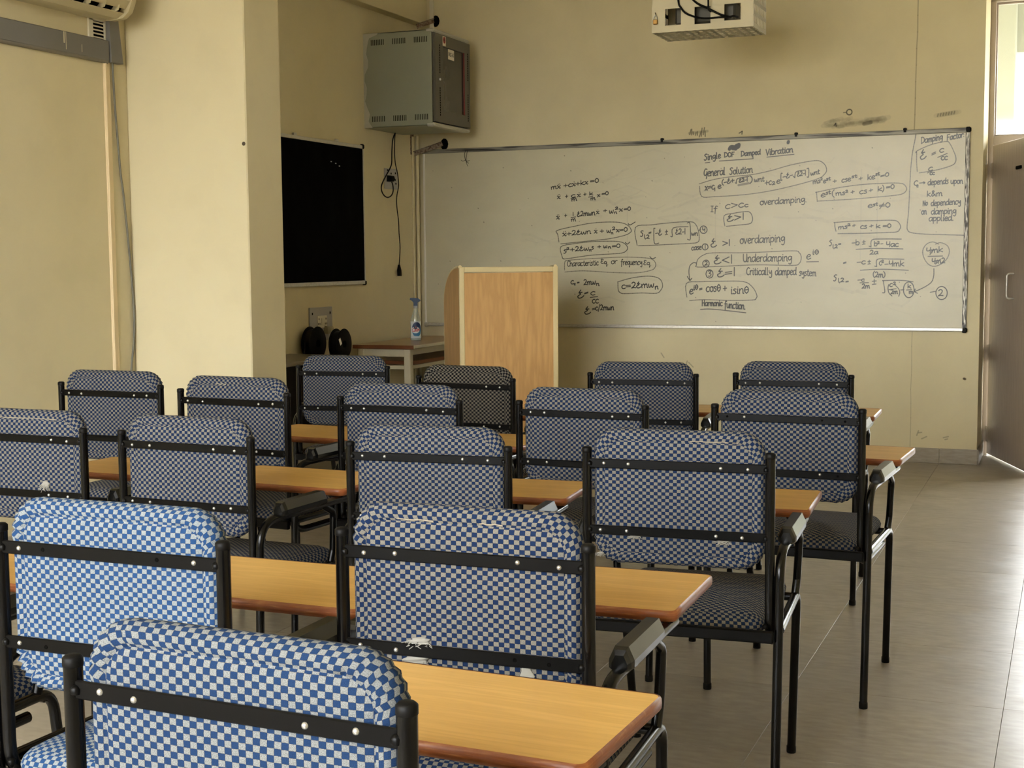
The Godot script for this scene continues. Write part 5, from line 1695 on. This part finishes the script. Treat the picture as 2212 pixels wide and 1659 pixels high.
# ==================================================================== the armchairs
# Made standing at the origin: the back posts over x = +-0.214, z = 0; the sitter would look towards -z.
func chair_mesh(key: String) -> ArrayMesh:
	if MESH.has(key):
		return MESH[key]
	var s := Shape.new()
	match key:
		"back_post_1", "back_post_-1":
			var x := 0.214 * float(key.get_slice("_", 2))
			s.tube(fillet([Vector3(x, 0.853, 0), Vector3(x, 0.41, 0), Vector3(x, 0.41, -0.34)], 0.085, 8), 0.0112, 12)
		"end_cap":
			s.lathe([Vector2(0.0, 0.0045), Vector2(0.0085, 0.004), Vector2(0.0118, 0.001), Vector2(0.0118, -0.008), Vector2(0.0112, -0.009)], 16)
		"arm_tube_1", "arm_tube_-1":
			var k := float(key.get_slice("_", 2))
			s.tube(fillet([Vector3(0.230 * k, 0.0, 0.012), Vector3(0.237 * k, 0.631, 0.0), Vector3(0.241 * k, 0.631, -0.43)], 0.075, 8), 0.0112, 12)
		"front_leg_1", "front_leg_-1":
			var k := float(key.get_slice("_", 2))
			s.tube(fillet([Vector3(0.237 * k, 0.452, 0.0), Vector3(0.228 * k, 0.448, -0.395), Vector3(0.208 * k, 0.0, -0.475)], 0.055, 7), 0.0112, 12)
		"arm_strut_1", "arm_strut_-1":
			var k := float(key.get_slice("_", 2))
			s.tube(fillet([Vector3(0.240 * k, 0.628, -0.30), Vector3(0.238 * k, 0.600, -0.355), Vector3(0.232 * k, 0.49, -0.360), Vector3(0.229 * k, 0.452, -0.350)], 0.03, 5), 0.0100, 12)
		"rear_rail":
			s.box(Vector3(0, 0.439, 0.020), Vector3(0.452, 0.028, 0.014), 0.003)
		"front_rail":
			s.tube([Vector3(-0.228, 0.440, -0.375), Vector3(0.228, 0.440, -0.375)], 0.0105, 10)
		"foot_cap":
			s.lathe([Vector2(0.0, 0.0), Vector2(0.0122, 0.0), Vector2(0.0128, 0.004), Vector2(0.0125, 0.017), Vector2(0.0112, 0.019)], 14)
		"back_bar":
			s.box(Vector3.ZERO, Vector3(0.418, 0.0215, 0.0045), 0.0015)
		"rivet":
			s.lathe([Vector2(0.0, 0.0032), Vector2(0.0018, 0.0029), Vector2(0.0034, 0.0018), Vector2(0.0041, 0.0)], 12, Transform3D(Basis(Vector3.RIGHT, PI / 2.0), Vector3.ZERO))
		"empty_hole":
			s.lathe([Vector2(0.0, 0.0004), Vector2(0.0026, 0.0004), Vector2(0.0030, 0.0009), Vector2(0.0036, 0.0)], 10, Transform3D(Basis(Vector3.RIGHT, PI / 2.0), Vector3.ZERO))
		"weld":
			s.lathe([Vector2(0.0, 0.006), Vector2(0.004, 0.005), Vector2(0.007, 0.001), Vector2(0.006, -0.005), Vector2(0.0, -0.006)], 7)
		"arm_pad":
			var secs := []
			for q in [[-0.078, 0.62, 0.004], [-0.083, 0.88, 0.001], [-0.094, 1.0, 0.0], [-0.284, 1.0, 0.0], [-0.291, 0.92, 0.001], [-0.295, 0.72, 0.003]]:
				var ring := []
				for c in [Vector2(-0.0215, 0.000), Vector2(-0.0215, 0.012), Vector2(-0.0115, 0.034), Vector2(0.0115, 0.034), Vector2(0.0215, 0.012), Vector2(0.0215, 0.0), Vector2(0.014, -0.006), Vector2(-0.014, -0.006)]:
					ring.append(Vector3(c.x * q[1], 0.014 + (c.y - 0.014) * q[1] - q[2], q[0]))
				secs.append(ring)
			s.loft(secs)
		"tablet_top":
			var ring := rounded(0.247, 0.153, 0.012, 2, 4)
			var poly := PackedVector2Array()
			for q in ring:
				poly.append(Vector2(q.x, q.y))
			s.extrude(poly, -0.0085, 0.0085, Transform3D(Basis(Vector3.RIGHT, -PI / 2.0), Vector3.ZERO), true)
		"edge_band":
			var rows := [[0.0, 0.0084], [0.0024, 0.0090], [0.0044, 0.006], [0.005, -0.001], [0.0044, -0.008], [0.002, -0.0115], [-0.004, -0.0115]]
			for i in rows.size() - 1:
				var r0 := rounded(0.247 + rows[i][0], 0.153 + rows[i][0], 0.012 + rows[i][0], 8, 5)
				var r1 := rounded(0.247 + rows[i + 1][0], 0.153 + rows[i + 1][0], 0.012 + rows[i + 1][0], 8, 5)
				var m := r0.size()
				var along := 0.0
				for k in m:
					var j := (k + 1) % m
					var nn := func(q: Vector2, up: float) -> Vector3: return Vector3(signf(q.x) * clampf((absf(q.x) - 0.23) * 60.0, 0, 1), up, -signf(q.y) * clampf((absf(q.y) - 0.136) * 60.0, 0, 1)).normalized()
					var u0 := clampf(rows[i][1] * 110.0, -1.0, 1.0)
					var u1 := clampf(rows[i + 1][1] * 110.0, -1.0, 1.0)
					s.quad([Vector3(r0[k].x, rows[i][1], -r0[k].y), Vector3(r0[j].x, rows[i][1], -r0[j].y), Vector3(r1[j].x, rows[i + 1][1], -r1[j].y), Vector3(r1[k].x, rows[i + 1][1], -r1[k].y)],
						[nn.call(r0[k], u0), nn.call(r0[j], u0), nn.call(r1[j], u1), nn.call(r1[k], u1)], [Vector2.ZERO, Vector2.ZERO, Vector2.ZERO, Vector2.ZERO])
		"tablet_bracket":
			s.box(Vector3.ZERO, Vector3(0.05, 0.008, 0.08), 0.002)
		"backrest":
			s = cushion(0.2005, 0.159, 0.058, [[0, 0.0, 0.0035], [0, 0.15, 0.0035], [0, 0.3, 0.0035], [0, 0.45, 0.003], [0, 0.6, 0.003], [0, 0.74, 0.0025], [0, 0.86, 0.002], [0, 0.95, 0.001], [1, 0.027, -0.0030], [1, 0.0258, -0.0026], [1, 0.018, 0.0012], [1, 0.008, -0.002], [1, 0.001, -0.012], [1, 0.0, -0.022], [1, 0.003, -0.034], [1, 0.012, -0.043], [1, 0.03, -0.047], [0, 0.8, -0.050], [0, 0.4, -0.053], [0, 0.0, -0.053]], Vector2(0.0724, 0.0608), 0.0036)
		"seat":
			s = cushion(0.2005, 0.228, 0.040, [[0, 0.0, 0.030], [0, 0.4, 0.028], [0, 0.75, 0.022], [0, 0.95, 0.014], [1, 0.020, 0.009], [1, 0.012, 0.005], [1, 0.004, -0.004], [1, 0.0, -0.014], [1, 0.002, -0.026], [1, 0.010, -0.031], [0, 0.9, -0.031], [0, 0.0, -0.031]], Vector2(0.0724, 0.0608), 0.0)
	MESH[key] = s.mesh()
	return MESH[key]


# a ragged tuft of white stuffing
func tuft(seed_: int, w: float, h: float) -> ArrayMesh:
	var r := RandomNumberGenerator.new()
	r.seed = seed_
	var s := Shape.new()
	var prof := []
	for k in 11:
		var a := PI * k / 10.0
		prof.append(Vector2(sin(a) * w * 0.5 * (0.9 + 0.2 * sin(k * 2.3 + seed_)), cos(a) * h * 0.5))
	s.lathe(prof, 14, Transform3D(Basis(Vector3(0, 0, 1), 0.15), Vector3.ZERO), 0.28)
	for k in 26:
		var p := Vector3(r.randf_range(-0.45, 0.45) * w, r.randf_range(-0.35, 0.1) * h, 0.001)
		var d := Vector3(r.randf_range(-0.4, 0.4) * w, -r.randf_range(0.2, 0.75) * h, r.randf_range(0.0, 0.006))
		s.tube([p, p + d * 0.5 + Vector3(r.randf_range(-0.002, 0.002), 0, 0.003), p + d], 0.0007, 4)
	return s.mesh()


const RIVETS := [[-0.175, -0.118, 0.102, 0.164], [-0.182, -0.120, 0.092, 0.152]]


# opts: fabric, bolts (two strings, one per bar: r a rivet, o an empty hole), tufts [x, y, w, h], tears [x0, x1]
func armchair(label: String, at: Vector2, turn: float, size: float, group: String, opts := {}) -> void:
	var o := thing("tablet_armchair", label, "chair", Vector3(at.x, 0, at.y), deg_to_rad(turn), group)
	o.scale = Vector3.ONE * size
	var cloth: Material = opts.get("fabric", M.fabric)
	part("backrest", chair_mesh("backrest"), cloth, o, Vector3(0, 0.741, -0.0035))
	var back: Node3D = o.get_child(0)
	var seat := part("seat", chair_mesh("seat"), cloth, o, Vector3(0, 0.471, -0.212))
	seat.rotation.x = -PI / 2.0
	var bolts: Array = opts.get("bolts", ["rrrr", "rrrr"])
	for k in 2:
		var bar := part("back_bar", chair_mesh("back_bar"), M.bar, o, Vector3(0, [0.8195, 0.6625][k], 0.0045))
		for i in 4:
			var x: float = RIVETS[k][i] + rng.randf_range(-0.006, 0.006)
			var y := rng.randf_range(-0.002, 0.002)
			if bolts[k][i] == "r":
				part("rivet", chair_mesh("rivet"), M.steel, bar, Vector3(x, y, 0.0022))
			else:
				part("empty_hole", chair_mesh("empty_hole"), M.slot, bar, Vector3(x, y, 0.0022))
	for side in [1, -1]:
		var post := part("back_post", chair_mesh("back_post_%d" % side), M.tube, o)
		part("end_cap", chair_mesh("end_cap"), M.rubber, post, Vector3(0.214 * side, 0.853, 0))
		for y in [0.8195, 0.6625, 0.46]:
			part("weld", chair_mesh("weld"), M.bar, post, Vector3(0.2055 * side, y, 0.006))
		var arm := part("arm_frame", chair_mesh("arm_tube_%d" % side), M.tube, o)
		part("strut", chair_mesh("arm_strut_%d" % side), M.tube, arm)
		part("foot_cap", chair_mesh("foot_cap"), M.rubber, arm, Vector3(0.230 * side, 0, 0.012))
		part("armrest", chair_mesh("arm_pad"), M.pad, o, Vector3(0.2405 * side, 0.639, 0))
		var leg := part("leg", chair_mesh("front_leg_%d" % side), M.tube, o)
		part("foot_cap", chair_mesh("foot_cap"), M.rubber, leg, Vector3(0.208 * side, 0, -0.475))
	part("rear_rail", chair_mesh("rear_rail"), M.bar, o)
	part("front_rail", chair_mesh("front_rail"), M.tube, o)
	if opts.get("tablet", true):
		var off: Vector3 = opts.get("shift", Vector3.ZERO)
		var top := part("writing_tablet", chair_mesh("tablet_top"), M.laminate, o, Vector3(0.008, 0.6545, -0.528) + off)
		part("edge_band", chair_mesh("edge_band"), M.band, top)
		for x in [0.225, -0.22]:
			part("bracket", chair_mesh("tablet_bracket"), M.bar, top, Vector3(x - 0.008, -0.0150, 0.10) - off * Vector3(1, 0, 1))
	for t in opts.get("tufts", []):
		part("torn_stuffing", tuft(int(1000 * absf(t[0]) + 17), t[2], t[3]), M.stuffing, back, Vector3(t[0], t[1] - 0.741, 0.004))
	for t in opts.get("tears", []):
		var y := 0.1355
		var p := []
		for k in 7:
			p.append(Vector3(lerpf(t[0], t[1], k / 6.0), y + 0.0012 * sin(k * 1.9), -0.002))
		part("seam_tear", Shape.new().tube(p, 0.0016, 5).mesh(), M.thread, back)


func build_chairs() -> void:
	var g := "checked writing-tablet armchairs in rows"
	# nearest the camera
	armchair("nearest blue checked armchair, only its upper back and big bright writing tablet in view", Vector2(3.517, 7.777), -2.6, 0.998, g, {"fabric": M.fabric_cool, "shift": Vector3(-0.008, 0.0, -0.016)})
	armchair("faded pale blue checked armchair with empty screw holes in its back bars", Vector2(2.919, 7.215), -0.3, 1.012, g, {"fabric": M.fabric_faded, "bolts": ["roor", "roor"], "shift": Vector3(-0.022, 0, 0)})
	armchair("checked armchair with ragged white stuffing tufts bursting out at its lower back bar", Vector2(3.437, 6.997), 1.2, 0.997, g, {"bolts": ["rrrr", "rroo"], "tufts": [[-0.075, 0.677, 0.042, 0.014], [-0.082, 0.644, 0.050, 0.024], [0.112, 0.636, 0.026, 0.036]], "tears": [[-0.12, -0.05], [0.03, 0.07]]})
	armchair("armchair nearly out of frame, its dark seat edge showing past the faded one", Vector2(2.245, 7.235), 0.0, 1.0, g)
	# third row
	armchair("checked armchair with a long pale seam tear, cut by the picture edge", Vector2(1.622, 5.93), -1.0, 0.985, g, {"tufts": [[0.075, 0.69, 0.03, 0.024], [0.10, 0.645, 0.03, 0.010]], "tears": [[-0.16, 0.135]]})
	armchair("checked armchair beside the one with the long pale seam tear, its back whole", Vector2(2.167, 5.94), -3.0, 0.984, g)
	armchair("blue grey checked armchair directly in front of the bursting stuffing one", Vector2(2.855, 5.896), 4.4, 0.979, g)
	armchair("aisle armchair with cream seam tear and small white gaps under its lower bar", Vector2(3.500, 5.923), 3.5, 0.998, g, {"tufts": [[-0.098, 0.651, 0.030, 0.010], [0.108, 0.650, 0.030, 0.010], [-0.182, 0.605, 0.020, 0.008]], "tears": [[0.03, 0.14]]})
	# fourth row
	armchair("dark checked armchair standing against the plain wall beside the upright trunking", Vector2(1.176, 4.977), -0.8, 1.013, g)
	armchair("checked armchair just in front of the cream pillar with a fine pale top seam line", Vector2(1.786, 5.13), -5.0, 1.018, g, {"tears": [[-0.07, -0.03]]})
	armchair("checked armchair whose back rises in front of the corner desk and the lectern gap", Vector2(2.345, 5.035), -1.1, 0.999, g)
	armchair("checked armchair in line below the whiteboard notes, between lectern side and aisle chair", Vector2(2.928, 4.944), -3.9, 0.991, g)
	armchair("aisle armchair with one screw left in its upper back bar and plain blue seat top", Vector2(3.573, 4.985), -2.8, 1.007, g, {"bolts": ["oroo", "rrro"]})
	# front row
	armchair("checked armchair below the two black reels beside the dark table", Vector2(1.369, 3.634), 7.0, 0.976, g)
	armchair("black and beige checked armchair standing before the lectern and corner desk", Vector2(2.135, 4.038), -4.6, 0.977, g, {"fabric": M.fabric_black})
	armchair("front row checked armchair just past the lectern, under the left part of the notes", Vector2(2.772, 3.757), 5.5, 0.985, g)
	armchair("front row checked armchair nearest the open door, alone against the bare wall", Vector2(3.368, 3.801), 1.5, 1.002, g)
